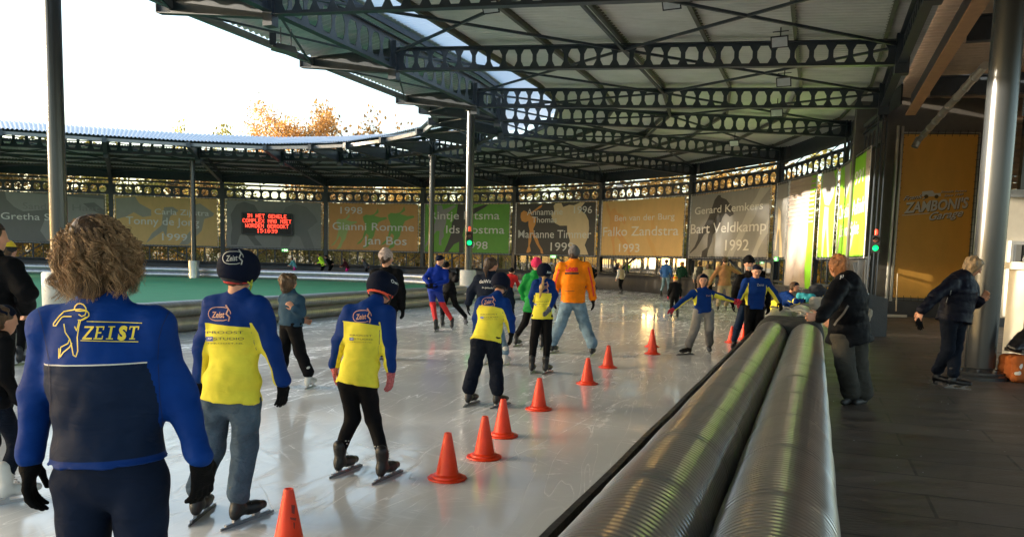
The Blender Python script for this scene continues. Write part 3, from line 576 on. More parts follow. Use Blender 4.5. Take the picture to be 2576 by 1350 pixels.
# silver tube handrail / broom & shovels by the garage banner
def stick(name, x, y0, y1, Y, label, cat, head):
    a, b = pt(x, y0, Y), pt(x-4, y1, Y); b.z = max(b.z, .02); e = empty(name, (b.x, b.y, 0), label, cat)
    MB().tube([a, b], .018, 8).build('handle', M('pale_wood',(.62,.5,.33),.5), e)
    if head == 'broom': MB().box((b.x, b.y, .05), .7, .06, .08).build('head', M('broom_head',(.6,.5,.4),.7), e)
    else:
        mb = MB(); w = .17; mb.hexa([Vector(v) for v in ((b.x-w,b.y,.02),(b.x+w,b.y,.02),(b.x+w,b.y+.03,.02),(b.x-w,b.y+.03,.02),(b.x-w*.9,b.y+.1,.42),(b.x+w*.9,b.y+.1,.42),(b.x+w*.9,b.y+.13,.42),(b.x-w*.9,b.y+.13,.42))]); mb.build('blade', head, e)
stick('ice_scraper', 2258, 688, 782, 25.6, 'pale handled ice scraper leaning on the orange garage banner', 'scraper', 'broom')
stick('snow_shovel', 2382, 725, 782, 25.4, 'steel bladed shovel leaning beside the garage banner', 'shovel', M('shovel_steel',(.55,.5,.42),.4,metal=.6))
stick('snow_shovel', 2405, 740, 784, 25.4, 'red bladed shovel leaning beside the garage banner', 'shovel', M('shovel_red',(.5,.03,.03),.5))
# ------------------------------------------------------------------ surface engine: smooth union of shaped limbs on a grid, meshed by surface nets
def nets(F, org, h):
    """surface nets on a scalar grid (negative inside)"""
    S = F < 0; nx, ny, nz = F.shape
    c = [(i, j, k) for i in (0, 1) for j in (0, 1) for k in (0, 1)]
    cnt = np.zeros((nx-1, ny-1, nz-1), np.int8)
    for i, j, k in c: cnt += S[i:nx-1+i, j:ny-1+j, k:nz-1+k]
    act = (cnt > 0) & (cnt < 8); idx = -np.ones(act.shape, np.int64); A = np.argwhere(act); n = len(A)
    if n == 0: return np.zeros((0, 3)), []
    idx[act] = np.arange(n); acc = np.zeros((n, 3)); num = np.zeros(n)
    ed = [((0,0,0),(1,0,0)),((0,1,0),(1,1,0)),((0,0,1),(1,0,1)),((0,1,1),(1,1,1)),((0,0,0),(0,1,0)),((1,0,0),(1,1,0)),((0,0,1),(0,1,1)),((1,0,1),(1,1,1)),((0,0,0),(0,0,1)),((1,0,0),(1,0,1)),((0,1,0),(0,1,1)),((1,1,0),(1,1,1))]
    for a, b in ed:
        fa = F[A[:,0]+a[0], A[:,1]+a[1], A[:,2]+a[2]]; fb = F[A[:,0]+b[0], A[:,1]+b[1], A[:,2]+b[2]]; m = (fa < 0) != (fb < 0)
        t = np.where(m, fa/np.where(m, fa-fb, 1), 0); p = np.array(a)[None]*(1-t[:,None]) + np.array(b)[None]*t[:,None]; acc += p*m[:,None]; num += m
    v = (A + acc/num[:,None])*h + org; fs = []
    for ax in range(3):
        sl0 = [slice(1, None)]*3; 
        s0 = [slice(0, None)]*3; s1 = [slice(0, None)]*3; s0[ax] = slice(0, -1); s1[ax] = slice(1, None)
        ch = S[tuple(s0)] != S[tuple(s1)]; E_ = np.argwhere(ch); o1, o2 = [(1, 2), (2, 0), (0, 1)][ax]
        ok = (E_[:,o1] > 0) & (E_[:,o2] > 0) & (E_[:,o1] < F.shape[o1]-1) & (E_[:,o2] < F.shape[o2]-1); E_ = E_[ok]
        ins = S[E_[:,0], E_[:,1], E_[:,2]]
        def g(d1, d2): q = E_.copy(); q[:,o1] += d1; q[:,o2] += d2; return idx[q[:,0], q[:,1], q[:,2]]
        Q = np.stack([g(-1,-1), g(0,-1), g(0,0), g(-1,0)], 1); Q[~ins] = Q[~ins][:, ::-1]; fs.append(Q)
    return v, np.concatenate(fs)
def nz(P, sc, seed=0):      # cheap smooth noise: sums of rotated sines
    rs = np.random.RandomState(seed); o = 0
    for i in range(5):
        d = rs.normal(size=3); d /= np.linalg.norm(d); o = o + np.sin((P[...,0]*d[0]+P[...,1]*d[1]+P[...,2]*d[2])*sc*(1+.6*i)+rs.rand()*6.28)/(1+.5*i)
    return o/2.2
class Body:
    """field of tapered limbs. cap(a,b,ra,rb,k,side,flat): flat squeezes the limb across `side`'s normal"""
    def __init__(s, h): s.h = h; s.p = []
    def cap(s, a, b, ra, rb=None, k=.03, side=None, flat=1., grp='', sub=False):
        s.p.append((np.array(a, float), np.array(b, float), ra, ra if rb is None else rb, k, None if side is None else np.array(side, float), flat, grp, sub)); return s
    def ball(s, c, r, k=.03, grp='', sub=False, side=None, flat=1.): return s.cap(c, c, r, r, k, side, flat, grp, sub)
    def plane(s, c, n, grps=None): s.p.append(('plane', np.array(c, float), np.array(n, float)/np.linalg.norm(n))); return s
    def eval(s, disp=None):
        caps = [q for q in s.p if not isinstance(q[0], str)]; h = s.h
        lo = np.min([np.minimum(q[0]-q[2]*max(1,q[6]), q[1]-q[3]*max(1,q[6])) for q in caps if not q[8]], 0)-3*h-.02; hi = np.max([np.maximum(q[0]+q[2]*max(1,q[6]), q[1]+q[3]*max(1,q[6])) for q in caps if not q[8]], 0)+3*h+.02
        n = np.ceil((hi-lo)/h).astype(int)+1; F = np.full(n, .5, np.float32); ax = [lo[i]+np.arange(n[i])*h for i in range(3)]; s.org = lo; s.n = n
        G = {}
        for q in s.p:
            if isinstance(q[0], str):
                X = (ax[0][:,None,None]-q[1][0])*q[2][0] + (ax[1][None,:,None]-q[1][1])*q[2][1] + (ax[2][None,None,:]-q[1][2])*q[2][2]; np.maximum(F, X.astype(np.float32), out=F); continue
            a, b, ra, rb, k, side, flat, grp, sub = q; mg = max(ra, rb)*max(1, flat)+k+2*h
            i0 = np.clip(np.floor((np.minimum(a, b)-mg-lo)/h).astype(int), 0, n-1); i1 = np.clip(np.ceil((np.maximum(a, b)+mg-lo)/h).astype(int)+1, 1, n)
            sl = tuple(slice(i0[i], i1[i]) for i in range(3)); P = np.stack(np.meshgrid(*[ax[i][sl[i]] for i in range(3)], indexing='ij'), -1)
            d = b-a; L = np.linalg.norm(d); w = P-a
            if side is not None:      # squeeze along the direction perpendicular to axis and side
                nrm = np.cross(d/L if L > 1e-6 else np.array([0,0,1.]), side); nrm /= np.linalg.norm(nrm); c_ = w@nrm; w = w + c_[...,None]*nrm*(1/flat-1)
            t = np.clip((w@d)/max(L*L, 1e-9), 0, 1); r = ra+(rb-ra)*t; D = np.linalg.norm(w-t[...,None]*d, axis=-1)-r
            if side is not None and flat < 1: D = D*(.5+.5*flat)
            D = D.astype(np.float32); f = F[sl]
            if sub: hh = np.clip(.5-.5*(f+D)/k, 0, 1); F[sl] = f*(1-hh)+(-D)*hh + k*hh*(1-hh)
            else: hh = np.clip(.5+.5*(f-D)/k, 0, 1); F[sl] = f*(1-hh)+D*hh - k*hh*(1-hh)
        if disp is not None:
            m = np.abs(F) < .06; I = np.argwhere(m); P = I*h+lo; F[m] += disp(P).astype(np.float32)
        F[0]=F[-1]=.5; F[:,0]=F[:,-1]=.5; F[:,:,0]=F[:,:,-1]=.5
        return F
    def build(s, name, mat, parent, disp=None, attrs=None, smooth=1):
        F = s.eval(disp); v, q = nets(F, s.org, s.h)
        if len(v) == 0: return None
        for _ in range(smooth):       # light relaxation
            acc = np.zeros_like(v); c = np.zeros(len(v))
            for i in range(4): np.add.at(acc, q[:,i], v[q[:,(i+1)%4]]+v[q[:,(i+3)%4]]); np.add.at(c, q[:,i], 2)
            v = v*.5 + .5*acc/np.maximum(c,1)[:,None]
        me = bpy.data.meshes.new(name); me.vertices.add(len(v)); me.vertices.foreach_set('co', v.astype(np.float32).ravel()); me.loops.add(len(q)*4); me.loops.foreach_set('vertex_index', q.astype(np.int32).ravel())
        me.polygons.add(len(q)); me.polygons.foreach_set('loop_start', np.arange(len(q), dtype=np.int32)*4); me.polygons.foreach_set('loop_total', np.full(len(q), 4, np.int32)); me.update(calc_edges=True); me.validate()
        if attrs:
            for k, fn in attrs.items(): a = me.attributes.new(k, 'FLOAT', 'POINT'); a.data.foreach_set('value', fn(v).astype(np.float32))
        return link_mesh(name, me, mat, parent, smooth=True)
# ------------------------------------------------------------------ cones
CONEM = M('cone_plastic', (.9,.05,.004), .42, var=.07, vs=9, bump=.1, bs=25); SCUFF = M('cone_scuff', (.25,.03,.02), .6)
def make_cone(p, label):
    e = empty('traffic_cone', (p.x, p.y, 0), label, 'traffic cone', 'orange cones set out on the ice')
    o = MB().lathe((p.x,p.y,.018), [(.088,0),(.087,.018),(.08,.023),(.027,.3),(.024,.312),(.018,.312),(.016,.25)], 32).build('cone_body', CONEM, e); shade_auto(o)
    o = MB().lathe((p.x,p.y,0), [(.135,0),(.142,.006),(.138,.014),(.108,.017),(.104,.03),(.09,.036)], 14).build('base_plate', CONEM, e); shade_auto(o)
    return e
cp = at(1125, 1203); cone0 = make_cone(cp, 'orange cone on the ice straight ahead of the girl with the coral helmet band')
cone_specs = [(at(726,1228,.33), 'nearest orange cone, cut off by the bottom edge, with dark scuffs'), (at(1218,1150),'orange cone just right of and behind the second nearest one'), (at(1264,1096),'orange cone tucked behind the skates of the crouching jersey child'), (at(1355,1029),'orange cone standing alone right of the crouching child'),
 (at(1477,965),'orange cone with a pale spot, behind the lone one'), (at(1529,924),'orange cone right of the orange jacket skater\'s heels'), (at(1641,890),'front one of two orange cones in line before the grey trousered girl'), (at(1640,872),'rear one of two orange cones in line before the grey trousered girl'),
 (at(1840,861),'orange cone by the yellow skate near the boards'), (at(1870,853),'orange cone between the legs of the blue jacket boy near the boards')]
for p, lb in cone_specs:
    c = cone0.copy(); COL.objects.link(c); c.location = (p.x, p.y, 0); c['label'] = lb; rz = random.uniform(-.4,.4)
    for ch in cone0.children: d = ch.copy(); COL.objects.link(d); d.parent = c
    c.rotation_euler = (0,0,rz)
# ------------------------------------------------------------------ padding rolls
def foil(name, col, rough, rib, metal=.75, s=.35):
    m = M(name, col, rough, metal=metal, var=.12, vs=5); t = m.node_tree; b = t.nodes['Principled BSDF']; N = t.nodes.new; L = t.links.new
    a = N('ShaderNodeAttribute'); a.attribute_name = 'along'
    def w(sc):
        x = N('ShaderNodeMath'); x.operation = 'MULTIPLY'; x.inputs[1].default_value = sc; L(a.outputs['Fac'], x.inputs[0]); y = N('ShaderNodeMath'); y.operation = 'SINE'; L(x.outputs[0], y.inputs[0]); return y.outputs[0]
    n = N('ShaderNodeTexNoise'); n.noise_dimensions = '1D'; n.inputs['Scale'].default_value = 7; n.inputs['Detail'].default_value = 1.; L(a.outputs['Fac'], n.inputs['W'])
    n2 = N('ShaderNodeTexNoise'); n2.inputs['Scale'].default_value = 3.5; tc = N('ShaderNodeTexCoord'); L(tc.outputs['Object'], n2.inputs[0])
    ad = N('ShaderNodeMath'); ad.operation = 'MULTIPLY_ADD'; L(w(rib), ad.inputs[0]); ad.inputs[1].default_value = .35; L(n.outputs[0], ad.inputs[2])
    a2 = N('ShaderNodeMath'); a2.operation = 'MULTIPLY_ADD'; L(n2.outputs[0], a2.inputs[0]); a2.inputs[1].default_value = 1.5; L(ad.outputs[0], a2.inputs[2])
    bp = N('ShaderNodeBump'); bp.inputs['Strength'].default_value = s; bp.inputs['Distance'].default_value = .02; L(a2.outputs[0], bp.inputs['Height']); L(bp.outputs[0], b.inputs['Normal']); return m
ROLLM = foil('foil_roll', (.42,.41,.39), .28, 150., metal=.85, s=.55); ROLLF = foil('silver_pad', (.5,.5,.53), .32, 60., s=.2)
def roll(name, pts, r, parent, mat, nseg=36, bands=.9, step=.05):
    # resample, add shallow tie bands
    pts = [Vector(p) for p in pts]; L = [0]
    for a, b in zip(pts, pts[1:]): L.append(L[-1]+(b-a).length)
    n = max(4, int(L[-1]/step)); P = []; rs = []; al = []
    for i in range(n+1):
        s = L[-1]*i/n; k = max(j for j in range(len(L)-1) if L[j] <= s+1e-9); f = (s-L[k])/(L[k+1]-L[k]); P.append(pts[k].lerp(pts[k+1], f)); al.append(s)
        x = abs((s/bands) % 1-.5)*2; rr = r*(1-.035*max(0, x-.82)/.18); 
        if i in (0, n): rr *= .8
        rs.append(rr + r*.008*math.sin(s*5.3))
    mb = MB(); mb.tube(P, rs, nseg); o = mb.build(name, mat, parent); a = o.data.attributes.new('along', 'FLOAT', 'POINT'); vals = [al[min(i//nseg, n)] for i in range(len(o.data.vertices))]; a.data.foreach_set('value', vals); o.data.polygons.foreach_set('use_smooth', [True]*len(o.data.polygons)); return o
nr = empty('padding_rolls', LT(-.35,6), 'pair of long ribbed grey foil padding rolls along the ice edge, nearest the camera', 'safety padding')
ts = [x*.5 for x in range(-8, 28)]
roll('roll', [LT(-.60,t,.43) for t in ts], .25, nr, ROLLM, 56); roll('roll', [LT(-.09,t,.42) for t in ts], .25, nr, ROLLM, 56)
mb = MB(); mb.hexa([LT(-.9,-6,.004),LT(.1,-6,.004),LT(.1,14.4,.004),LT(-.9,14.4,.004),LT(-.84,-6,.27),LT(.1,-6,.27),LT(.1,14.4,.27),LT(-.84,14.4,.27)]); BLKP = M('black_tarp', (.02,.02,.02), .38, var=.3, vs=3, bump=.6, bs=7); mb.build('pad_base', BLKP, nr)
mb = MB()
for i in range(60):
    t0, t1 = -6+i*.34, -6+(i+1)*.34; w = [.004*math.sin(i*1.1), .004*math.sin((i+1)*1.1)]
    mb.hexa([LT(-1.0+w[0],t0,0),LT(-.97+w[0],t0,0),LT(-.97+w[1],t1,0),LT(-1.0+w[1],t1,0),LT(-1.0+w[0],t0,.42),LT(-.965+w[0],t0,.42),LT(-.965+w[1],t1,.42),LT(-1.0+w[1],t1,.42)])
mb.build('kick_board', BLKP, nr)
fr2 = empty('padding_rolls', LT(-.35,16.5), 'shorter pair of foil padding rolls beyond the draped cover, where a child leans', 'safety padding')
p2 = [LT(-.60,14.1,.43), LT(-.58,16,.43), LT(-.65,18,.43), LT(-.8,19.4,.43)]; roll('roll', p2, .25, fr2, ROLLM, 40); p3 = [LT(-.08,14.1,.43), LT(-.07,16,.43), LT(-.13,18,.43), LT(-.28,19.4,.43)]; roll('roll', p3, .25, fr2, ROLLM, 40)
MB().hexa([LT(-.9,14.4,.004),LT(.12,14.4,.004),LT(-.05,19.6,.004),LT(-1.1,19.6,.004),LT(-.86,14.4,.3),LT(.1,14.4,.3),LT(-.05,19.6,.3),LT(-1.06,19.6,.3)]).build('pad_base', BLKP, fr2)
B = Body(.02)
for t in (13.35, 13.7, 14.05, 14.3):
    B.cap(LT(-.62,t,.45), LT(-.08,t,.45), .26, .26, .1); B.cap(LT(-.62,t,.2), LT(-.08,t,.2), .27, .27, .1)
o = B.build('draped_cover', M('dark_cloth',(.035,.037,.036),.7,var=.2,bump=.4,bs=9), None, disp=lambda P: .012*nz(P, 14, 3)); tag(o, 'dark cloth cover draped over the joint of the padding rolls', 'cover')
# rope on the cover
rp = []
for i in range(90): a = i*.32; c = LT(-.35+.22*math.sin(i*.07)+.15*math.cos(a), 14.6+.9*(i/90)-.3+.1*math.sin(a), .74+.08*abs(math.sin(a*.5))+.015*math.sin(i)); rp.append(c)
o = MB().tube(rp, .012, 6).build('rope', M('white_rope',(.62,.58,.48),.7)); shade_auto(o); tag(o, 'loops of white rope lying on the padding joint', 'rope')
# infield pads
inf = [Vector((*p,0)) for p in INF]; 
def infpad(pts, label, foil_):
    c = pts[len(pts)//2]; e = empty('infield_padding', (c[0], c[1], 0), label, 'safety padding', None)
    for z in (.16, .45): roll('roll', [Vector((p[0],p[1],z)) for p in pts], .155, e, foil_, 20, bands=2.4, step=.2)
infpad(INF[1:9], 'silver double padding roll along the far edge of the green infield', ROLLF)
infpad(INF[8:14], 'curved silver padding roll round the tip of the green infield', ROLLF)
infpad(INF[13:], 'silver padding roll, brown light painted in, along the near edge of the green infield', foil('silver_pad_brown_lit', (.34,.31,.27), .36, 60., s=.25))  # same silver foil, browned in colour for the light on this side
# outer boards in black cloth
ob = empty('rink_boards', (2.5,46.8,0), 'black cloth covered boards bounding the ice in front of the far wall', 'rink boards')
CLM = M('board_cloth', (.022,.022,.024), .5, var=.35, vs=2.5, bump=1., bs=3.2, stretch=(1,1,.35))
bo = [Vector((*p,0)) for p in [(-62,43.5)]+OUT[1:]]
for a, b in zip(bo, bo[1:]):
    mb = MB(); n = max(3, int((b-a).length/.25)); d = (b-a).normalized(); s = Vector((-d.y,d.x,0)); vs = []; fs = []
    for i in range(n+1):
        p = a.lerp(b, i/n); 
        for z, f in ((.0,0),(.3,.04),(.6,.03),(.86,0),(.88,-.06)): vs.append(p - s*(f + .02*math.sin(i*2.1+z*3)) + Vector((0,0,z)))
    for i in range(n):
        for j in range(4): fs.append((i*5+j, i*5+5+j, i*5+6+j, i*5+1+j))
    mb.add(vs, fs); mb.bar(zvec(a,.87)+s*.04, zvec(b,.87)+s*.04, .12, .05); o = mb.build('cloth_panel', CLM, ob, smooth=True)
def on_board(px, py, txt, h, w, seg):
    a, b = bo[seg], bo[seg+1]; d = (b-a).normalized(); nrm = Vector((-d.y,d.x,0)); c = pt(px, py, 50)
    # intersect the view line with the board's plane
    r_ = ray(px, py); o_ = Vector((0,0,HC)); t = (a-o_).dot(nrm)/r_.dot(nrm); c = o_+r_*t
    if d.x < 0: d = -d
    f = Frame(c, d*w, (0,0,h)); f.n = -nrm if nrm.dot(c-o_) > 0 else nrm
    put_text(f, txt, 0, 1, 0, 1, WHITE, ob, .12, off=.01)
on_board(909,689.5,'SP N',.2,.95,5); on_board(993,692,'US',.2,.42,5); on_board(18,664,'de',.28,.62,1); on_board(1797,719,'OS',.2,.3,9)
# ------------------------------------------------------------------ traffic lights, bin, lamps
def traffic_light(c, label, sc=1.):
    e = empty('traffic_light', c, label, 'traffic light', 'signal lights on columns by the track'); dd = (Vector((0,0,c.z))-c).normalized(); rz = math.atan2(dd.y, dd.x)+math.pi/2; f = Vector((dd.x,dd.y,0)).normalized()
    o = MB().box((c.x,c.y,c.z), .24*sc, .16*sc, .52*sc, rz).build('housing', BLACK, e)
    for dz, m_ in ((.13, M('lamp_off',(.09,.03,.02),.2)), (-.12, M('lamp_green',(.0,.5,.1),.3,emit=.9,var=0))):
        p = c + f*.085*sc + Vector((0,0,dz*sc)); mb = MB(); mb.tube([p, p+f*.02], [.085*sc,.06*sc], 20); mb.build('lens', m_, e)
        mb = MB(); 
        for i in range(9):
            a0, a1 = math.pi*i/9, math.pi*(i+1)/9; s = f.cross(Vector((0,0,1)))
            mb.hexa([p+(s*math.cos(a)*r+Vector((0,0,1))*math.sin(a)*r)+f*q for q in (0,.12*sc) for a, r in ((a0,.095*sc),(a1,.095*sc),(a1,.103*sc),(a0,.103*sc))])
        mb.build('visor', BLACK, e)
    MB().lathe((c.x,c.y,c.z+.28*sc), [(.05*sc,0),(.05*sc,.14*sc),(.03*sc,.17*sc)], 14).build('beacon', M('beacon_red',(.75,.05,.02),.25,emit=.15), e)
    MB().tube([c-f*.08, c-f*.2], .03, 8).build('bracket', STEEL, e)
traffic_light(pt(1181,602,28.1), 'green lit signal on the slim column in front of the green 1998 banner'); traffic_light(pt(2203,614,23.3), 'green lit signal on the pillar beside the lime green 1991 banner', .95)
b_ = empty('litter_bin', (-2.15,29.0,0), 'tall dark green-grey litter bin beside the slim column behind the padding', 'litter bin')
MB().hexa([Vector(v) for v in ((-2.45,28.8,.03),(-1.95,28.8,.03),(-1.95,29.3,.03),(-2.45,29.3,.03),(-2.5,28.75,.95),(-1.9,28.75,.95),(-1.9,29.35,.95),(-2.5,29.35,.95))]).build('bin_body', M('bin_grey',(.08,.1,.1),.5), b_); MB().box((-2.2,29.05,1.0), .66, .66, .07).build('lid', M('bin_lid',(.05,.07,.07),.5), b_)
LENS = M('lamp_glass',(.5,.52,.55),.15)
def flood(c, label, s=1., aim=(-.4,-.8,-.6)):
    e = empty('floodlight', c, label, 'floodlight', 'floodlights hung from the hall roof'); a = Vector(aim).normalized(); up = Vector((0,0,1)); x = a.cross(up).normalized(); y = x.cross(a)
    mb = MB(); P = []
    for q, w, h in ((c-a*.08*s,.1*s,.07*s),(c+a*.1*s,.2*s,.14*s)):
        for i, j in ((-1,-1),(1,-1),(1,1),(-1,1)): P.append(q+x*i*w+y*j*h)
    mb.hexa(P); mb.build('housing', BLACK, e); mb = MB(); q = c+a*.103*s; mb.hexa([q+x*i*.17*s+y*j*.11*s+a*k*.01 for k in (0,1) for i, j in ((-1,-1),(1,-1),(1,1),(-1,1))]); mb.build('glass', LENS, e)
    mb = MB(); mb.tube([c+up*.02, c+up*.42*s], .015, 6); mb.tube([c-x*.18*s+up*.2*s, c+x*.18*s+up*.2*s], .012, 6); mb.build('bracket', BLACK, e)
for px, py, z, lb in ((1963,102,6.75,'floodlight under the roof just above the second long beam, on the right'),(1973,203,6.65,'floodlight just above the third long beam, on the right'),(1955,281,6.6,'small floodlight below the third long beam, on the right'),(1238,14,6.9,'floodlight at the top edge near the skylight strip'),(1692,4,6.9,'floodlight cut by the top edge, right of the skylight strip'),(1848,358,6.5,'tiny floodlight far back above the shutter'),(1560,468,6.3,'tiny floodlight far back above the tan banner')):
    flood(at(px,py,z), lb)
# lamp outside the near eave
c = at(715,124,6.45); e = empty('street_style_floodlight', c, 'wide flat floodlight hanging under the open eave against the sky', 'floodlight')
mb = MB(); d = Vector((.8,.35,-.05)).normalized(); s_ = Vector((-.35,.8,0)).normalized()
mb.hexa([c-d*.3-s_*.2-V(0,0,.04), c+d*.3-s_*.2-V(0,0,.1), c+d*.3+s_*.2-V(0,0,.1), c-d*.3+s_*.2-V(0,0,.04), c-d*.18-s_*.1+V(0,0,.1), c+d*.25-s_*.1+V(0,0,.08), c+d*.25+s_*.1+V(0,0,.08), c-d*.18+s_*.1+V(0,0,.1)]); mb.build('housing', M('lamp_grey',(.12,.12,.11),.4), e)
mb = MB(); mb.tube([c-d*.08, c-d*.08+V(0,0,.5)], .015, 6); mb.tube([c+d*.16, c+d*.16+V(0,0,.5)], .015, 6); mb.build('bracket', STEEL, e)
c = at(686,100,6.6); o = MB().box(tuple(c), .16,.16,.28,.3).build('junction_box', STEEL); tag(o, 'small dark box fixed under the eave beside the hanging floodlight', 'box')
# ------------------------------------------------------------------ deck things
p = at(2203,846); e = empty('rubber_board', (p.x,p.y,0), 'black rubber faced board standing on the deck behind the man leaning on the padding', 'board')
mb = MB(); mb.hexa([Vector(v) for v in ((p.x-.2,p.y,.0),(p.x+.24,p.y,.0),(p.x+.24,p.y+.05,.0),(p.x-.2,p.y+.05,.0),(p.x-.2,p.y+.1,.98),(p.x+.27,p.y+.1,.86),(p.x+.27,p.y+.15,.86),(p.x-.2,p.y+.15,.98))]); mb.build('panel', M('rubber_grey',(.05,.05,.05),.6,bump=.4,bs=30), e); MB().bar((p.x-.2,p.y-.01,.0),(p.x-.2,p.y+.09,.98),.02,.02).build('edge_strip', GALV, e)
B = Body(.02); P0 = pt(2172,835,13.2); 
for i in range(7): f = i/6; B.cap(pt(2160+f*25, 848-f*66, 13.0+f*.6), pt(2170+f*20, 848-f*66, 13.2+f*.6), .05, .04, .05)
o = B.build('foam_pad', M('cream_foam',(.3,.26,.2),.8,var=.1,bump=.2), None, disp=lambda P: .01*nz(P, 12, 5)); tag(o, 'bent cream foam pad standing behind the man leaning on the padding', 'pad')
def blob(name, items, mat, label, cat, h=.02, amp=.02, sc=16, seed=1, parent=None, k=.05):
    B = Body(h)
    for a, b, r0, r1 in items: B.cap(a, b, r0, r1, k)
    o = B.build(name, mat, parent, disp=lambda P: amp*nz(P, sc, seed)+amp*.5*nz(P, sc*2.3, seed+9))
    if label: tag(o, label, cat)
    return o
DCL = M('dark_garment',(.018,.02,.03),.8,var=.3,bump=.5,bs=20); 
pl = lambda x, y, Y: pt(x, y, Y)
blob('jacket_pile', [(pl(2030,738,17.6),pl(2070,732,17.6),.12,.1),(pl(2045,728,17.7),pl(2062,726,17.7),.11,.09)], DCL, 'heap of dark jackets on the far end of the padding', 'clothes')
blob('teal_garment', [(pl(2012,742,17.5),pl(2042,746,17.4),.06,.07),(pl(2012,748,17.5),pl(2030,752,17.4),.06,.06)], M('teal_cloth',(.02,.3,.38),.7,bump=.5), 'bright teal garment under the heap of dark jackets', 'clothes')
blob('canvas_bag', [(pl(2048,758,16.9),pl(2066,762,16.9),.1,.13),(pl(2052,775,16.8),pl(2066,778,16.8),.12,.12)], M('canvas_bag',(.45,.42,.36),.8,bump=.4), 'pale canvas bag slumped on the end of the padding', 'bag')
bq = LT(3.35, 9.7); e = empty('bench', (bq.x,bq.y,0), 'low dark bench at the right edge behind the thick column, heaped with jackets', 'bench')
bx, by = pt(2575,880,11.2).x+.35, 11.2
MB().box((bx+.3,by,.45), 1.6,.4,.05).build('seat', M('bench_wood',(.1,.08,.06),.6), e)
for sx in (-.35, .9): MB().box((bx+.3+sx,by,.215), .06,.36,.43).build('leg', STEEL, e)
blob('black_jacket', [((bx-.6,by-.1,.52),(bx-.2,by,.72),.06,.13),((bx-.2,by,.66),(bx+.5,by,.62),.14,.13),((bx-.55,by-.15,.5),(bx-.25,by-.1,.5),.06,.08)], M('black_puffer',(.01,.01,.012),.35,bump=.4,bs=25), 'shiny black jackets heaped on the bench at the right edge', 'clothes', amp=.025)
e = blob('sports_bag', [((bx-.5,by-.12+q*.16,.07+w*.24),(bx+.05,by-.12+q*.16,.07+w*.24),.07,.07) for q in (0,1,2) for w in (0,.5,1)], M('orange_bag',(.4,.1,.015),.85,bump=.3), 'orange, white and black sports bag standing under the bench', 'bag', amp=.01)
blob('bag_panel_dark', [((bx-.2,by-.17,.22),(bx-.08,by-.17,.24),.09,.09)], M('bag_black',(.02,.02,.02),.6), None, None, parent=None, amp=.004).parent = e
blob('bag_panel_white', [((bx-.5,by-.13,.14),(bx-.48,by-.13,.3),.06,.06)], M('bag_white',(.7,.68,.64),.6), None, None, parent=None, amp=.004).parent = e
blob('red_garment', [((bx-.5,by-.5,.05),(bx+.3,by-.5,.06),.06,.09),((bx-.2,by-.6,.04),(bx+.3,by-.7,.04),.07,.07)], M('red_garment',(.35,.02,.02),.75,bump=.4), 'red garment lying on the deck beside the foot of the thick column', 'clothes', amp=.02)
blob('dark_bag', [((bx-.2,by-.75,.09),(bx+.4,by-.8,.1),.09,.12)], DCL, 'dark bag lying on the deck in front of the red garment', 'bag', amp=.02)
e = empty('skate_pair', (bx-.15,by-1.25,0), 'silver bladed skates lying on the deck at the right edge', 'skates')
for i in range(3): MB().bar((bx-.25,by-1.2-i*.07,.05+i*.012),(bx+.15,by-1.2-i*.07,.05+i*.012),.006,.03).build('blade', GALV, e)
blob('boot', [((bx-.05,by-1.1,.06),(bx+.25,by-1.12,.08),.05,.06)], BLACK, None, None, amp=.004, parent=None).parent = e
# snow crumbs carried off the ice on blades, lying on the deck near the padding
mb = MB(); rs = random.Random(8)
for i in range(110):
    t = rs.uniform(3, 22); l = .25+abs(rs.gauss(0, 1.3)); p = LT(l, t, .006); r = rs.uniform(.003,.008); a = rs.uniform(0,3); mb.add([p+V(r*math.cos(a+q), r*math.sin(a+q), 0) for q in (0,1.6,3.1,4.7)]+[p+V(0,0,r*.8)], [(0,1,4),(1,2,4),(2,3,4),(3,0,4)])
o = mb.build('snow_crumbs', M('snow_crumb',(.6,.62,.64),.6,var=0)); o['kind'] = 'stuff'; o['label'] = 'crumbs of snow scattered on the dark deck'; o['category'] = 'snow'
# ------------------------------------------------------------------ trees, shrubs and snow outside
def leaf_mat(name, c):
    m = M(name, c, .7, var=.55, vs=1.2); t = m.node_tree; b = t.nodes['Principled BSDF']; tr = t.nodes.new('ShaderNodeBsdfTranslucent'); mx = t.nodes.new('ShaderNodeMixShader'); mx.inputs[0].default_value = .45
    l = [l_ for l_ in t.links if l_.to_socket == b.inputs['Base Color']][0]; t.links.new(l.from_socket, tr.inputs[0]); t.links.new(b.outputs[0], mx.inputs[1]); t.links.new(tr.outputs[0], mx.inputs[2]); t.links.new(mx.outputs[0], t.nodes['Material Output'].inputs[0]); return m
LG = leaf_mat('leaf_gold', (.8,.47,.05)); LO = leaf_mat('leaf_olive', (.3,.26,.06)); LR = leaf_mat('leaf_orange', (.5,.27,.08)); LB = leaf_mat('leaf_brown', (.26,.15,.05)); LT_ = leaf_mat('leaf_tree_gold', (.4,.25,.07))
BARK = M('bark', (.06,.05,.04), .9, var=.3, bump=.5, bs=15)
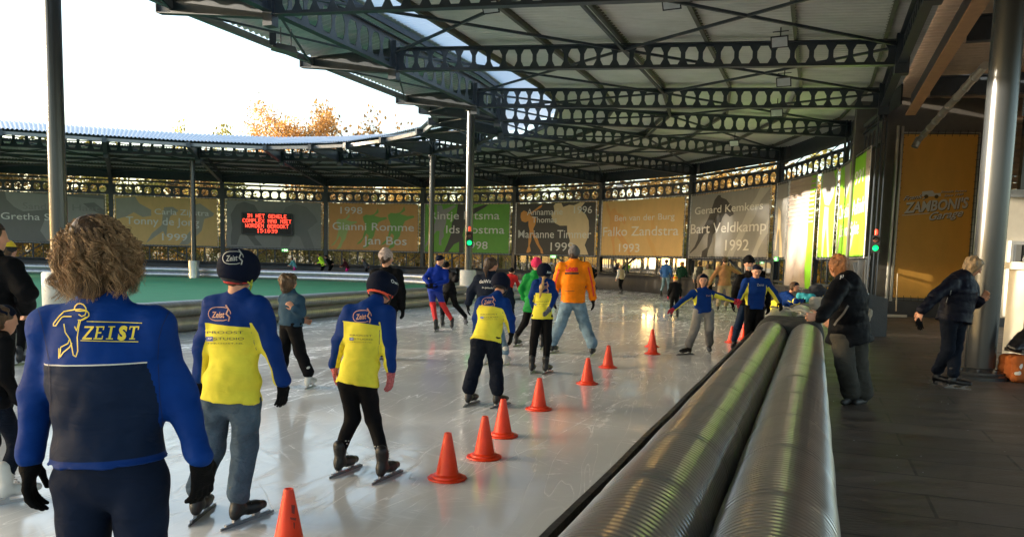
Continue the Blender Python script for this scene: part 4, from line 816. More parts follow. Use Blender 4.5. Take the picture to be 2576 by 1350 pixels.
def tree_proto(h, rad, nl, ls, seed, trunk_r=.18, low=.25, lm=LG):
    rng = np.random.RandomState(seed); tb = MB(); tips = []
    top = Vector((rng.normal()*.2, rng.normal()*.2, h*.92)); pts = [Vector((0,0,-.1)), Vector((rng.normal()*.1,rng.normal()*.1,h*.3)), Vector((rng.normal()*.2,rng.normal()*.2,h*.6)), top]; tb.tube(pts, [trunk_r, trunk_r*.75, trunk_r*.45, .02], 8)
    for i in range(14 if nl else 22):
        f = low + (1-low)*.9*rng.rand(); k = 0 if f < .33 else (1 if f < .65 else 2); z = h*f; base = pts[1].lerp(pts[2], min(1,max(0,(z/h-.3)/.3))) if z/h > .3 else pts[0].lerp(pts[1], z/h/.3); base = Vector((base.x, base.y, z))
        a = rng.rand()*6.28; ln = rad*(1.05-.6*abs(f-.5))*(.7+.4*rng.rand()); e_ = base + Vector((math.cos(a)*ln, math.sin(a)*ln, h*.12*(.5+rng.rand())));
        m1 = base.lerp(e_, .5)+Vector((0,0,-.1*ln)); tb.tube([base, m1, e_], [trunk_r*.35, trunk_r*.2, .012], 5, cap=False); tips += [e_, m1.lerp(e_,.5)]
        for j in range(4): 
            a2 = a+rng.normal()*.7; q0 = m1.lerp(e_, rng.rand()); q1 = q0+Vector((math.cos(a2),math.sin(a2),.5+rng.rand()))*ln*.4; tb.tube([q0, q1], [.03,.008], 4, cap=False); tips.append(q1)
    tips.append(top)
    T = np.array([list(t) for t in tips]); c = T[rng.randint(len(T), size=nl)] + rng.normal(size=(nl,3))*np.array([.5,.5,.42])*rad*.32; c[:,2] = np.maximum(c[:,2], .1)
    d1 = rng.normal(size=(nl,3)); d1 /= np.linalg.norm(d1,axis=1)[:,None]; d2 = np.cross(d1, rng.normal(size=(nl,3))); d2 /= np.linalg.norm(d2,axis=1)[:,None]; s = ls*(.6+.8*rng.rand(nl))[:,None]
    v = np.stack([c-d1*s, c-d2*s*.6, c+d1*s, c+d2*s*.6], 1).reshape(-1,3); me = bpy.data.meshes.new('crown'); me.from_pydata(v.tolist(), [], [(4*i,4*i+1,4*i+2,4*i+3) for i in range(nl)]); me.materials.append(lm)
    tm = bpy.data.meshes.new('trunk'); tm.from_pydata(tb.v, [], tb.f); tm.materials.append(BARK); return me, tm
PROT = [tree_proto(10, 2.6, 2600, .17, 1, lm=LT_), tree_proto(10, 2.8, 2400, .17, 2, lm=LO), tree_proto(10, 2.5, 1900, .17, 3, lm=LB), tree_proto(10, 2.6, 900, .15, 4, lm=LB), tree_proto(16, 4.2, 9500, .15, 5, trunk_r=.28, low=.45, lm=LR)]
SHR = [tree_proto(2.6, 1.7, 1500, .11, 11, .05, .05, LG), tree_proto(2.4, 1.6, 1500, .11, 12, .05, .05, LO), tree_proto(2.8, 1.6, 1300, .11, 13, .05, .05, LR)]
def plant(p, x, y, s, rz, label, cat, name, group, sz=None):
    e = empty(name, (x,y,-.06), label, cat, group); 
    for me, nm in ((p[0],'crown'),(p[1],'trunk')): o = bpy.data.objects.new(nm, me); COL.objects.link(o); o.parent = e
    e.scale = (s, s, sz or s); e.rotation_euler = (0,0,rz); return e
KN = ['golden leaved autumn tree in the belt beyond the hall wall', 'olive green tree in the belt beyond the hall wall', 'orange leaved tree in the belt beyond the hall wall', 'thinly leaved brown tree in the belt beyond the hall wall']
rt = random.Random(3); C0 = Vector((-13.5,31.5,0))
for i in range(46):
    a = R(-12 + 172*(i+.5)/46 + rt.uniform(-1.5,1.5)); rr = 35 + (i%3)*6 + rt.uniform(-2,2); k = rt.choice([0,0,1,1,2,3]); x, y = C0.x+rr*math.cos(a), C0.y+rr*math.sin(a); y = max(y, 56.2+(x+13.2)*.21+12) if x < -13 else y
    hmax = 1.0 if a > R(60) else .95; plant(PROT[k], x, y, 1.05*rt.uniform(.85,1.08), rt.uniform(0,6), KN[k], 'tree', 'autumn_tree', 'belt of trees beyond the hall', sz=hmax*rt.uniform(.78,.94))
SN = ['golden shrub seen low through the hall windows', 'olive shrub seen low through the hall windows', 'orange shrub seen low through the hall windows']
for i in range(54):
    a = R(-5 + 160*(i+.5)/54 + rt.uniform(-1,1)); rr = 29.5 + (i%2)*2.5 + rt.uniform(-.6,.6); k = rt.choice([0,0,1,1,2]) if a > R(45) else rt.choice([1,1,1,0]); x, y = C0.x+rr*math.cos(a), C0.y+rr*math.sin(a); y = max(y, 56.2+(x+13.2)*.21+4) if x < -13 else y; plant(SHR[k], x, y, rt.uniform(.85,1.15), rt.uniform(0,6), SN[k], 'shrub', 'autumn_shrub', 'shrubs beyond the hall windows')
q = pt(745,600,76); plant(PROT[4], q.x, q.y, .74, .6, 'tall orange tree rising above the far canopy roof', 'tree', 'autumn_tree', None, sz=.82)
q = pt(860,600,80); plant(PROT[3], q.x, q.y, 1.1, 1.6, 'thin brown tree right of the tall orange one, above the roof', 'tree', 'autumn_tree', None, sz=1.5)
q = pt(935,600,82); plant(PROT[3], q.x, q.y, 1.15, 3.6, 'smaller thin tree furthest right above the far roof', 'tree', 'autumn_tree', None, sz=1.42)
q = pt(500,600,84); plant(PROT[1], q.x, q.y, .8, 2.6, 'lone green treetop just showing above the far roof on the left', 'tree', 'autumn_tree', None, sz=1.3)
for i in range(34):   # unseen trees added west of the rink, heights stepped to block the low sun
    plant(PROT[rt.choice([0,1,2])], -66+rt.uniform(-5,5), -6+i*2.2+rt.uniform(-1,1), 1.35, rt.uniform(0,6), 'unseen tree added west of the rink to block low sun', 'tree', 'autumn_tree', 'unseen trees added west of the rink against the low sun', sz=(1.34 if i < 18 else 1.5 if i < 21 else 1.85)*rt.uniform(.92,1.08))
B = Body(.3); rs = random.Random(5)
for i in range(16): f = i/15; x, y = 1.5+f*15.5, 60-f*17-6*math.sin(f*3.1)*0; B.cap((x,y+1,-.3), (x+.8,y+1.2,.3), 1.2+rs.uniform(-.2,.3), .9+rs.uniform(-.2,.4), .5)
o = B.build('snow_heap', M('snow',(.82,.84,.88),.7,var=.06,bump=.5,bs=3), None, disp=lambda P: .12*nz(P, 2.5, 4)); o['kind'] = 'structure'
# ------------------------------------------------------------------ people
def fabric(name, col, rough=.9, bump=.35, bs=7., sheen=0., fine=260., var=.15, vs=6, spec=.12):
    m = M('cloth_'+name, col, rough, var=var, vs=vs, sheen=sheen, spec=spec); t = m.node_tree; b = t.nodes['Principled BSDF']
    if 'wr' in m: return m
    m['wr'] = 1; N = t.nodes.new; tc = N('ShaderNodeTexCoord'); n = N('ShaderNodeTexNoise'); n.inputs['Scale'].default_value = bs; n.inputs['Detail'].default_value = 3; n.inputs['Distortion'].default_value = 1.2
    mp = N('ShaderNodeMapping'); mp.inputs['Scale'].default_value = (1,1,1.9); t.links.new(tc.outputs['Object'], mp.inputs[0]); t.links.new(mp.outputs[0], n.inputs[0])
    bp = N('ShaderNodeBump'); bp.inputs['Strength'].default_value = bump; bp.inputs['Distance'].default_value = .022; t.links.new(n.outputs[0], bp.inputs['Height']); t.links.new(bp.outputs[0], b.inputs['Normal']); return m
def zone_mat(name, upper, lower, edge, arm=None, under=None, line=None, side=None, rough=.7, hem=None):
    """two-tone garment: colours by height on the torso (attribute t), sleeves and under-sleeve panels"""
    m = fabric(name, upper, rough); t = m.node_tree; b = t.nodes['Principled BSDF']; N = t.nodes.new; L = t.links.new
    mul = [n for n in t.nodes if n.type == 'MIX' and n.blend_type == 'MULTIPLY'][0]
    def at_(k): n = N('ShaderNodeAttribute'); n.attribute_name = k; return n.outputs['Fac']
    def gt(v, x):
        n = N('ShaderNodeMath'); n.operation = 'GREATER_THAN'; L(v, n.inputs[0]); n.inputs[1].default_value = x; return n.outputs[0]
    def mix(f, a, c):
        n = N('ShaderNodeMix'); n.data_type = 'RGBA'; L(f, n.inputs[0])
        for s, q in ((6, a), (7, c)):
            if isinstance(q, tuple): n.inputs[s].default_value = (*q, 1)
            else: L(q, n.inputs[s])
        return n.outputs[2]
    tt = at_('t'); c = mix(gt(tt, edge), lower, upper)
    if line: c = mix(gt(tt, edge-line[1]), lower, mix(gt(tt, edge), line[0], upper))
    
    if hem: c = mix(gt(tt, hem[1]), hem[0], c)
    if side: c = mix(gt(at_('lat'), side[1]), c, side[0])
    if arm: c = mix(gt(at_('arm'), .5), c, mix(gt(at_('under'), .45), arm, under) if under else arm)
    L(c, mul.inputs[6]); return m
BLUE = (.0015,.025,.15); YEL = (.72,.64,.055); NAVY = (.004,.007,.017); SKIN = (.55,.27,.17); SKINM = M('skin', SKIN, .5, var=.08, vs=20, spec=.4)
JERSEY = zone_mat('jersey', BLUE, YEL, .655, arm=BLUE, under=YEL)
JERSEYF = zone_mat('jersey_front', BLUE, BLUE, .0, arm=BLUE, under=YEL, side=(YEL, .86))
WJACKET = zone_mat('club_jacket', (.0015,.032,.19), (.005,.014,.04), .78, hem=((.004,.03,.16), .2), arm=(.0015,.032,.19), line=((.6,.6,.55), .008, .0))
JEANS = fabric('jeans', (.06,.09,.125), .85, bump=.8, bs=11, var=.35, vs=9); JEANSL = fabric('light_jeans', (.15,.23,.3), .85, bump=.7, bs=10, var=.35, vs=8); NJEANS = fabric('navy_trousers', (.006,.009,.017), .9, bump=.8, bs=12); BLK = fabric('black', (.004,.004,.005), .8, bump=.35)
KHAKI = fabric('khaki', (.33,.25,.16), .85); GREYT = fabric('grey_sweat', (.2,.19,.18), .9, bump=.6); DGREYT = fabric('dark_grey', (.05,.048,.042), .85, bump=.7)
GLV = fabric('glove', (.004,.004,.0045), .9, bump=.3, bs=30); BOOT = M('skate_boot', (.006,.006,.007), .42, var=.3, vs=20, bump=.15, bs=60); BLADE = M('blade', (.25,.25,.26), .25, metal=.9, var=0); WBOOT = M('white_boot', (.62,.6,.55), .45)
HELM = fabric('helmet_cap', (.003,.006,.019), .8, bump=.1); 
def hair_mat(name, c, s=60):
    m = M(name, c, .42, var=.5, vs=25, bump=.9, bs=s, stretch=(1,1,.25), spec=.4); return m
H_BRN = hair_mat('hair_brown', (.085,.045,.02)); H_DBR = hair_mat('hair_dark_brown', (.05,.025,.013)); H_GNG = hair_mat('hair_ginger', (.27,.11,.04)); H_BLD = hair_mat('hair_blond_grey', (.27,.19,.11)); H_LBL = hair_mat('hair_blond', (.45,.27,.11)); EYE = M('eye', (.02,.015,.012), .2, var=0); LIP = M('lip', (.4,.12,.1), .5)
def crease(P, sc, seed=0): return .35-np.abs(nz(P, sc, seed))      # creases
def nv(v): v = np.array(v, float); return v/np.linalg.norm(v)
def A3(p): return np.array(p, float)
def hand(B, w, d, pn, s, curl=.5, thumb=1., k=.008, spread=.12):
    """palm and five fingers from wrist w along d; pn palm normal; thumb=+1/-1 picks the thumb's side"""
    d = nv(d); pn = nv(np.array(pn)-d*np.dot(pn, d)); sd = np.cross(d, pn); L = .185*s
    B.cap(w, w+d*.035*s, .022*s, .029*s, .012)
    for j in range(4): o = (j-1.5)*.0195*s; B.cap(w+d*.03*s+sd*o*.7, w+d*.088*s+sd*o, .0135*s, .0115*s, .016)
    for j, ln in enumerate((.072, .082, .076, .06)):
        o = (1.5-j)*.0205*s*thumb; p = w+d*.09*s+sd*o; ang = 0; dd = nv(d+sd*spread*(1.5-j)*thumb*.5)
        for q, fr in enumerate((.45, .3, .25)):
            ang += curl*(.55, .8, .6)[q]; v = dd*math.cos(ang)+pn*math.sin(ang); e = p+v*ln*s*fr*1.05; B.cap(p, e, (.0102, .0092, .0084)[q]*s, (.0092, .0084, .0075)[q]*s, k); p = e
    t0 = w+d*.025*s+sd*.028*s*thumb+pn*.005; v = nv(d*.75+sd*.65*thumb+pn*.25); t1 = t0+v*.045*s; t2 = t1+nv(d*1.0+sd*.15*thumb+pn*.35*curl*2)*.05*s; B.cap(t0, t1, .015*s, .012*s, .012); B.cap(t1, t2, .0115*s, .009*s, k)
def make_boot(kind):
    B = Body(.008); B.cap((0,-.055,-.055), (0,.10,-.07), .034, .036, .02); B.cap((0,.05,-.065), (0,.165,-.073), .036, .028, .03); B.cap((0,-.035,-.05), (0,-.04,.045), .04, .043, .03); B.cap((0,-.03,.04), (0,-.045,.10 if kind != 'speed' else .075), .045, .047, .02); B.cap((0,-.06,-.085),(0,-.05,-.06),.03,.03,.02)
    o = B.build('skate_boot', BOOT if kind != 'figure' else WBOOT, None); me = o.data; bpy.data.objects.remove(o)
    mb = MB(); 
    if kind == 'speed': mb.box((0,.045,-.142), .006, .43, .016); mb.box((0,.045,-.13), .016, .36, .016); mb.box((0,.11,-.113), .022, .05, .03); mb.box((0,-.05,-.113), .022, .05, .03)
    else: mb.box((0,.03,-.142), .006, .31, .018); mb.box((0,.10,-.12), .01, .05, .04); mb.box((0,-.05,-.12), .01, .06, .05); mb.box((0,.03,-.098), .05, .24, .01)
    b = mb.build('blade', BLADE if kind != 'figure' else GALV); bm = b.data; bpy.data.objects.remove(b)
    mb = MB()      # laces
    for i in range(6): z = -.035+i*.02; y = .05-i*.014 if i < 4 else .012; mb.tube([(-.03,y-.004,z-.004),(0,y+.012,z),(.03,y-.004,z+.004)], .0035, 5)
    lc = mb.build('laces', M('lace', (.12,.1,.1) if kind != 'figure' else (.6,.6,.6), .6)); lm = lc.data; bpy.data.objects.remove(lc); return me, bm, lm
BOOTS = {k: make_boot(k) for k in ('speed', 'hockey', 'figure')}
def skate(parent, loc0, pos, fwd, up, s, kind, small=False):
    f = Vector(fwd).normalized(); u = Vector(up).normalized(); u = (u-f*u.dot(f)).normalized(); x = f.cross(u); Mx = Matrix((x, f, u)).transposed().to_4x4(); Mx.translation = Vector(pos)-loc0; Mx = Mx @ Matrix.Scale(s, 4)
    me, bm, lm = BOOTS[kind]; o = bpy.data.objects.new('skate', me); COL.objects.link(o); o.parent = parent; o.matrix_local = Mx
    for nm, q in (('blade', bm),) + ((('laces', lm),) if not small else ()): b = bpy.data.objects.new(nm, q); COL.objects.link(b); b.parent = o
    return o
def project_marks(target, verts, faces, parent, mat, name='lettering', off=.004):
    """verts given as picture positions: drop them on the garment and lift them off by `off`"""
    dg = bpy.context.evaluated_depsgraph_get(); me = target.data; w = Vector(target.location); p = target.parent
    while p is not None: w += Vector(p.location); p = p.parent
    bv = BVHTree.FromPolygons([tuple(Vector(v.co)+w) for v in me.vertices], [tuple(q.vertices) for q in me.polygons]); O = Vector((0,0,HC)); vs = []; last = None
    for x, y in verts:
        d = ray(x, y).normalized(); h = bv.ray_cast(O, d)
        if h[0] is not None: last = h[0] - d*off*2.2; vs.append(last)
        else: vs.append(None)
    good = [i for i, v in enumerate(vs) if v is not None]
    if not good: return None
    fs = [f for f in faces if all(vs[i] is not None for i in f)]; vs = [v if v is not None else Vector((0,0,-5)) for v in vs]
    used = sorted({i for f in fs for i in f}); mp = {i: j for j, i in enumerate(used)}; mb = MB(); mb.add([vs[i] for i in used], [tuple(mp[i] for i in f) for f in fs]); return mb.build(name, mat, parent, normals=False)
def mark_text(target, parent, s, x0, x1, y0, y1, mat, skew=0., shear=0., off=0., lift=.004, sub=2, name='lettering', bow=0.):
    v, f, (a, b, c, e) = font_mesh(s, shear, off); bm = bmesh.new(); vv = [bm.verts.new(q) for q in v]
    for q in f:
        try: bm.faces.new([vv[i] for i in q])
        except ValueError: pass
    if sub: bmesh.ops.triangulate(bm, faces=bm.faces); bmesh.ops.subdivide_edges(bm, edges=[q for q in bm.edges if q.calc_length() > .25], cuts=sub, use_grid_fill=False)
    bm.verts.ensure_lookup_table(); bm.verts.index_update(); P = []
    for q in bm.verts: u = (q.co.x-a)/(b-a); w = q.co.y/.72; P.append((x0+(x1-x0)*u, y1-(y1-y0)*w + skew*u + bow*(u-.5)**2*4))
    F = [tuple(q.index for q in fc.verts) for fc in bm.faces]; bm.free(); return project_marks(target, P, F, parent, mat, name, lift)
def mark_line(target, parent, pts, w, mat, lift=.004, name='logo', closed=False):
    P = []; F = []; Q = []
    for a, b in zip(pts, pts[1:]):
        n = max(1, int(math.hypot(b[0]-a[0], b[1]-a[1])/4))
        for i in range(n): f = i/n; Q.append((a[0]+(b[0]-a[0])*f, a[1]+(b[1]-a[1])*f))
    Q.append(pts[-1])
    for i, q in enumerate(Q):
        a = Q[max(0,i-1)]; b = Q[min(len(Q)-1,i+1)]; dx, dy = b[0]-a[0], b[1]-a[1]; l = math.hypot(dx, dy) or 1; P += [(q[0]-dy/l*w/2, q[1]+dx/l*w/2), (q[0]+dy/l*w/2, q[1]-dx/l*w/2)]
    for i in range(len(Q)-1): F.append((2*i, 2*i+1, 2*i+3, 2*i+2))
    return project_marks(target, P, F, parent, mat, name, lift)
class Person:
    def __init__(s, label, feet, J, hh, front, H=1.7, top=None, bottom=None, group=None, voxel=.012, skates='speed', wide=1., fl=.66, hem=.0, gloves=None, bulk=0., loose=.0, headfront=None, headup=None, hair=None, head=None, face=False, world=False, cat='person', curl=.5, coat=0., armcurl=None, legbulk=0., foot_s=None, hands=True, footup=None, chest=1., shoes=False, hipw=1., bighand=False):
        s.w = world; vx = voxel; k_ = H/1.72; s.k = k_
        g = []
        for h_, t_ in feet:
            if world: g.append((Vector(h_), Vector(t_)))
            else: g.append((at(*h_) if len(h_) == 2 else at(*h_), at(*t_)))
        s.Y0 = sum(a.y+b.y for a, b in g)/(2*len(g))
        def P(q):
            if world: return A3(q)
            return A3(pt(q[0], q[1], s.Y0 + (q[2] if len(q) > 2 else 0)))
        J = {n: P(q) for n, q in J.items()}; s.J = J
        c = (g[0][0]+g[0][1]+g[-1][0]+g[-1][1])/4; s.loc = Vector((c.x, c.y, 0)); s.e = e = empty('person', s.loc, label, cat, group)
        F = nv(front); fs_ = foot_s or (.78+.22*k_)*(.86+.14*k_)
        # ankles from skates
        ank = []
        for i, (h_, t_) in enumerate(g):
            d = (t_-h_); d.z = 0; d = d.normalized() if d.length > .01 else Vector(F[:]).normalized(); lift = (h_.z+t_.z)/2; base = (h_+t_)/2; hgt = .15*fs_ if not shoes else .085*fs_
            pos = Vector((base.x, base.y, hgt+lift)) - d*.045*fs_; up = Vector((0,0,1)) if not footup else Vector(footup[i]); ank.append(A3(pos + up*.05*fs_ - d*.03*fs_))
            if shoes:
                B = Body(.012); p0 = A3(pos); dd = A3(d); B.cap(p0-dd*.07*fs_-[0,0,.045], p0+dd*.15*fs_-[0,0,.05], .038*fs_, .034*fs_, .03); B.cap(p0-dd*.04*fs_, p0-dd*.03*fs_+[0,0,.03], .045, .045, .03); B.plane((0,0,.006+lift), (0,0,-1)); B.build('shoe', M('shoe',(.03,.03,.03),.6), e)
            elif skates: skate(e, s.loc, pos, d, up, fs_, skates, small=s.Y0 > 18)
        an = [A3(J['anA']) if 'anA' in J else ank[0], A3(J['anB']) if 'anB' in J else ank[-1]]
        shm = (J['shA']+J['shB'])/2; hpm = (J['hipA']+J['hipB'])/2; sd = nv(J['shB']-J['shA']); hs = np.linalg.norm(J['shB']-J['shA'])/2; hps = nv(J['hipB']-J['hipA'])
        hp = max(np.linalg.norm(J['hipB']-J['hipA'])/2, .075*k_); axis = shm-hpm; TL = np.linalg.norm(axis); ax = axis/TL; s.hpm, s.ax, s.TL, s.sd, s.hs, s.shm = hpm, ax, TL, sd, hs, shm
        waist = J.get('waist', hpm+axis*.36); ch = hpm+axis*.72; neck = J['neck']; rc = (hs*.80+.018*k_)*chest; rw = rc*.84*wide; rp = (hp+.066*k_)*wide*hipw
        def torso(B, o, low=0., k=.06):
            B.cap(hpm-ax*(low), waist, rp+o, rw+o, k, hps, fl+.04); B.cap(waist, ch, rw+o, rc+o, k, sd, fl); B.cap(ch, shm+ax*(-.01), rc+o, rc*.72+o, k, sd, fl*.95)
            for q in ('shA', 'shB'): B.cap(shm-ax*.015, J[q], .058*k_+o, .046*k_+o, k)
        ra = .043*k_+bulk*.3; 
        def arms(B, o, hi=1., k=.03):
            for a_, b_, c_ in (('shA','elA','wrA'),('shB','elB','wrB')): B.cap(J[a_], J[b_], ra*1.15+o, ra*.92+o, .045); B.cap(J[b_], J[c_], ra*.92+o, ra*.74+o*hi, .03)
        def legs(B, o, oz=0., k=.03):
            for i, (a_, b_) in enumerate((('hipA','knA'),('hipB','knB'))): B.cap(J[a_], J[b_], .078*k_+o, .054*k_+o, .018); B.cap(J[b_], an[i], .054*k_+o, .037*k_+o+oz, .03)
        hf = nv(headfront if headfront is not None else front); hu = nv(headup if headup is not None else (0,0,1)); hf = nv(hf-hu*np.dot(hf, hu)); hr = np.cross(hf, hu); hc = J['head']; s.hc, s.hf, s.hu, s.hr, s.hh = hc, hf, hu, hr, hh
        HP = lambda x, y, z: hc + (hr*x+hf*y+hu*z)*hh
        s.HP = HP
        # body: head, neck, trunk, limbs and bare hands in one surface
        B = Body(min(vx, hh*.055)); B.cap(HP(0,-.09,.14), HP(0,.07,.15), .335*hh, .33*hh, .03); B.cap(HP(0,.06,-.05), HP(0,.2,-.33), .26*hh, .13*hh, .05)
        for q in (-1, 1):
            B.cap(HP(q*.12,.24,-.02), HP(q*.1,.24,-.2), .15*hh, .1*hh, .03); B.ball(HP(q*.335,-.0,-.03), .075*hh, .01)
            if face: B.ball(HP(q*.145,.44,.04), .055*hh, .02, sub=True)
        B.cap(HP(0,.37,.04), HP(0,.47,-.09), .03*hh, .055*hh, .015); 
        if face: B.cap(HP(-.08,.36,-.2), HP(.08,.36,-.2), .035*hh, .035*hh, .01)
        B.cap(neck-nv(neck-shm+ax*.001)*.03*k_, HP(0,-.08,-.22), .06*k_, .052*k_, .03); torso(B, -.02, low=-.08*k_); B.cap(J['hipA'], J['hipB'], .07*k_, .07*k_, .03); arms(B, -.014); legs(B, -.014)
        sA = armcurl or (curl, curl)
        if hands and not gloves:
            for i, (w_, e_) in enumerate((('wrA','elA'),('wrB','elB'))): d = nv(J[w_]-J[e_]); hd = J.get('hd'+w_[2]); d = nv(hd-J[w_]) if hd is not None else d; hand(B, J[w_], d, -sd if i else sd, k_*1.02, sA[i], thumb=(1 if i else -1)*(1 if np.dot(np.cross(sd, F), [0,0,1]) < 2 else 1), k=.01)
        s.body = B.build('body', SKINM, e); 
        if face:
            for q in (-1, 1): o = Body(hh*.02).ball(HP(q*.145,.40,.045), .042*hh).build('eye', EYE, e)
        # trousers
        if bottom is not None:
            B = Body(vx); lo = .012+loose; B.cap(hpm+ax*.085*k_, hpm+ax*.16*k_, rp+min(lo,.014)-.014, rw+min(lo,.01)-.014, .03, hps, fl+.06); B.cap(J['hipA']+ax*.01, J['hipB']+ax*.01, .082*k_+min(lo,.014), .082*k_+min(lo,.014), .03); legs(B, lo+legbulk, .004+loose*.6)
            for i in (0, 1): d = nv(an[i]-J['kn'+'AB'[i]]); 
            wz = 1 if loose > .008 else .45
            s.bot = B.build('trousers', bottom, e, disp=lambda Q: wz*(.009*crease(Q*[1,1,2.4], 11, 2)+.006*crease(Q*[1,1,1.5], 23, 8)+np.clip((.42*k_-Q[:,2])/.3,0,1)*.009*crease(Q*[.6,.6,2.6], 22, 4)))
        # top
        if top is not None:
            o = .012+bulk; B = Body(vx); torso(B, o, low=hem); B.cap(hpm-ax*hem, hpm+ax*.1, rp+o+.008+max(0,loose-.012)*1.3, rp*.9+o, .04, hps, fl+.12); 
            if coat: B.cap(hpm, hpm-ax*coat+np.array([0,0,0.]), rp+o, rp+o+.02, .04, hps, fl+.1)
            B.plane(hpm-ax*(hem+coat-(-.0)), -ax)
            arms(B, o+.002, .75); B.cap(shm+ax*.02, neck+nv(neck-shm)*.025*k_, .075*k_, .062*k_, .035)
            def a_t(v): return ((v-hpm)@ax)/TL
            def seg(v, a, b): d = b-a; L2 = d@d; t = np.clip(((v-a)@d)/L2, 0, 1); return np.linalg.norm(v-a-t[:,None]*d, axis=1), t
            def a_arm(v):
                r = np.zeros(len(v)); lat = np.abs((v-shm)@sd)
                for q in 'AB':
                    d1, t1 = seg(v, J['sh'+q]+(J['el'+q]-J['sh'+q])*.02, J['el'+q]); d2, t2 = seg(v, J['el'+q], J['wr'+q]); near = np.minimum(d1, d2) < ra+o+.028; dt, tt = seg(v, hpm, shm); out = ((v-shm)@sd)*(1 if q == 'B' else -1); tv = ((v-hpm)@ax)/TL
                    inner = (np.abs((v-(hpm+shm)/2)@sd) < (rc+o)*.97) & (tv < .86) & (((v-hpm)@ax) > 0) & (t1 < .96) & (d2 > ra+o+.015); r = np.maximum(r, (near & ~inner & (out > hs*.35)).astype(float))
                return r
            def a_under(v):
                r = np.full(len(v), -1.)
                for q, sg in (('A', 1), ('B', -1)):
                    for a, b in ((J['sh'+q], J['el'+q]), (J['el'+q], J['wr'+q])):
                        d, t = seg(v, a, b); pr = v-(a+t[:,None]*(b-a)); inn = nv(sd*sg-nv(b-a)*np.dot(sd*sg, nv(b-a))); val = (pr@inn)/np.maximum(d, 1e-4); m = (d < ra+o+.03) & ((t > .3) | (a is J['elA']) | (a is J['elB'])); r = np.where(m, np.maximum(r, val), r)
                return r
            def a_lat(v): return np.abs((v-shm)@sd)/(rc+o)
            s.top = B.build('jacket', top, e, disp=lambda Q: (.013+.16*bulk)*crease(Q*[1,1,1.9], 9, 5)+(.007+.06*bulk)*crease(Q*[1,1,1.4], 20, 7), attrs={'t': a_t, 'arm': a_arm, 'under': a_under, 'lat': a_lat})
        # gloves
        if gloves:
            gm = gloves if isinstance(gloves, (tuple, list)) else (gloves, gloves)
            for i, (w_, e_) in enumerate((('wrA','elA'),('wrB','elB'))):
                B = Body(max(.0062 if s.Y0 < 8 else .01, vx*.55)); d = nv(J[w_]-J[e_]); hd = J.get('hd'+w_[2]); d = nv(hd-J[w_]) if hd is not None else d
                hand(B, J[w_], d, (-sd if i else sd)*.8+A3(F)*.3, k_*1.15, sA[i], thumb=(1 if i else -1), k=.008); B.cap(J[w_]-d*.01*k_, J[w_]+d*.02, ra*.62+.004, ra*.62+.006, .015); B.build('glove', gm[i], e)
        # head wear
        if hair: s.do_hair(*hair)
        if head: s.do_head(*head)
    def do_hair(s, mat, style='short'):
        HP, hh = s.HP, s.hh; B = Body(max(.008, hh*.045))
        B.cap(HP(0,-.10,.15), HP(0,.05,.18), (.44 if style == 'mop' else .375)*hh, (.42 if style == 'mop' else .36)*hh, .03)
        if style == 'bob':
            B.cap(HP(0,-.12,.1), HP(0,-.15,-.35), .37*hh, .3*hh, .05)
            for q in (-1,1): B.cap(HP(q*.2,-.02,.1), HP(q*.26,-.02,-.5), .2*hh, .16*hh, .05)
        elif style in ('short', 'mop'):
            B.cap(HP(0,-.12,.1), HP(0,-.16,-.16 if style == 'short' else -.3), (.34 if style == 'short' else .4)*hh, (.25 if style == 'short' else .31)*hh, .05)
        elif style == 'pony':
            B.cap(HP(0,-.12,.1), HP(0,-.2,-.1), .34*hh, .2*hh, .05); B.cap(HP(0,-.42,.02), HP(.03,-.55,-.25), .09*hh, .12*hh, .04); B.cap(HP(.03,-.55,-.25), HP(.08,-.5,-.75), .12*hh, .03*hh, .04)
        elif style == 'longpony':
            B.cap(HP(0,-.2,-.15), HP(.0,-.42,-.3), .16*hh, .09*hh, .04); B.cap(HP(.0,-.42,-.3), HP(-.12,-.62,-.95), .085*hh, .12*hh, .04); B.cap(HP(-.12,-.62,-.95), HP(-.25,-.6,-1.8), .12*hh, .02*hh, .04)
        fr = .2 if style != 'bob' else .12; c = HP(0,fr,0)
        # open the face: subtract a block of balls in front of it
        for q in (-.13, 0, .13) if style != 'mop' else (-.1, 0, .1): B.cap(HP(q,.48 if style != 'mop' else .54,.08), HP(q*.9,.42,-.5), .235*hh, .22*hh, .03, sub=True)
        amp = {'mop': .013, 'bob': .012, 'short': .008}.get(style, .005)*hh/.22
        s.hair = B.build('hair', mat, s.e, disp=lambda Q: amp*nz(Q, 38, 3)+amp*.8*nz(Q, 75, 6))
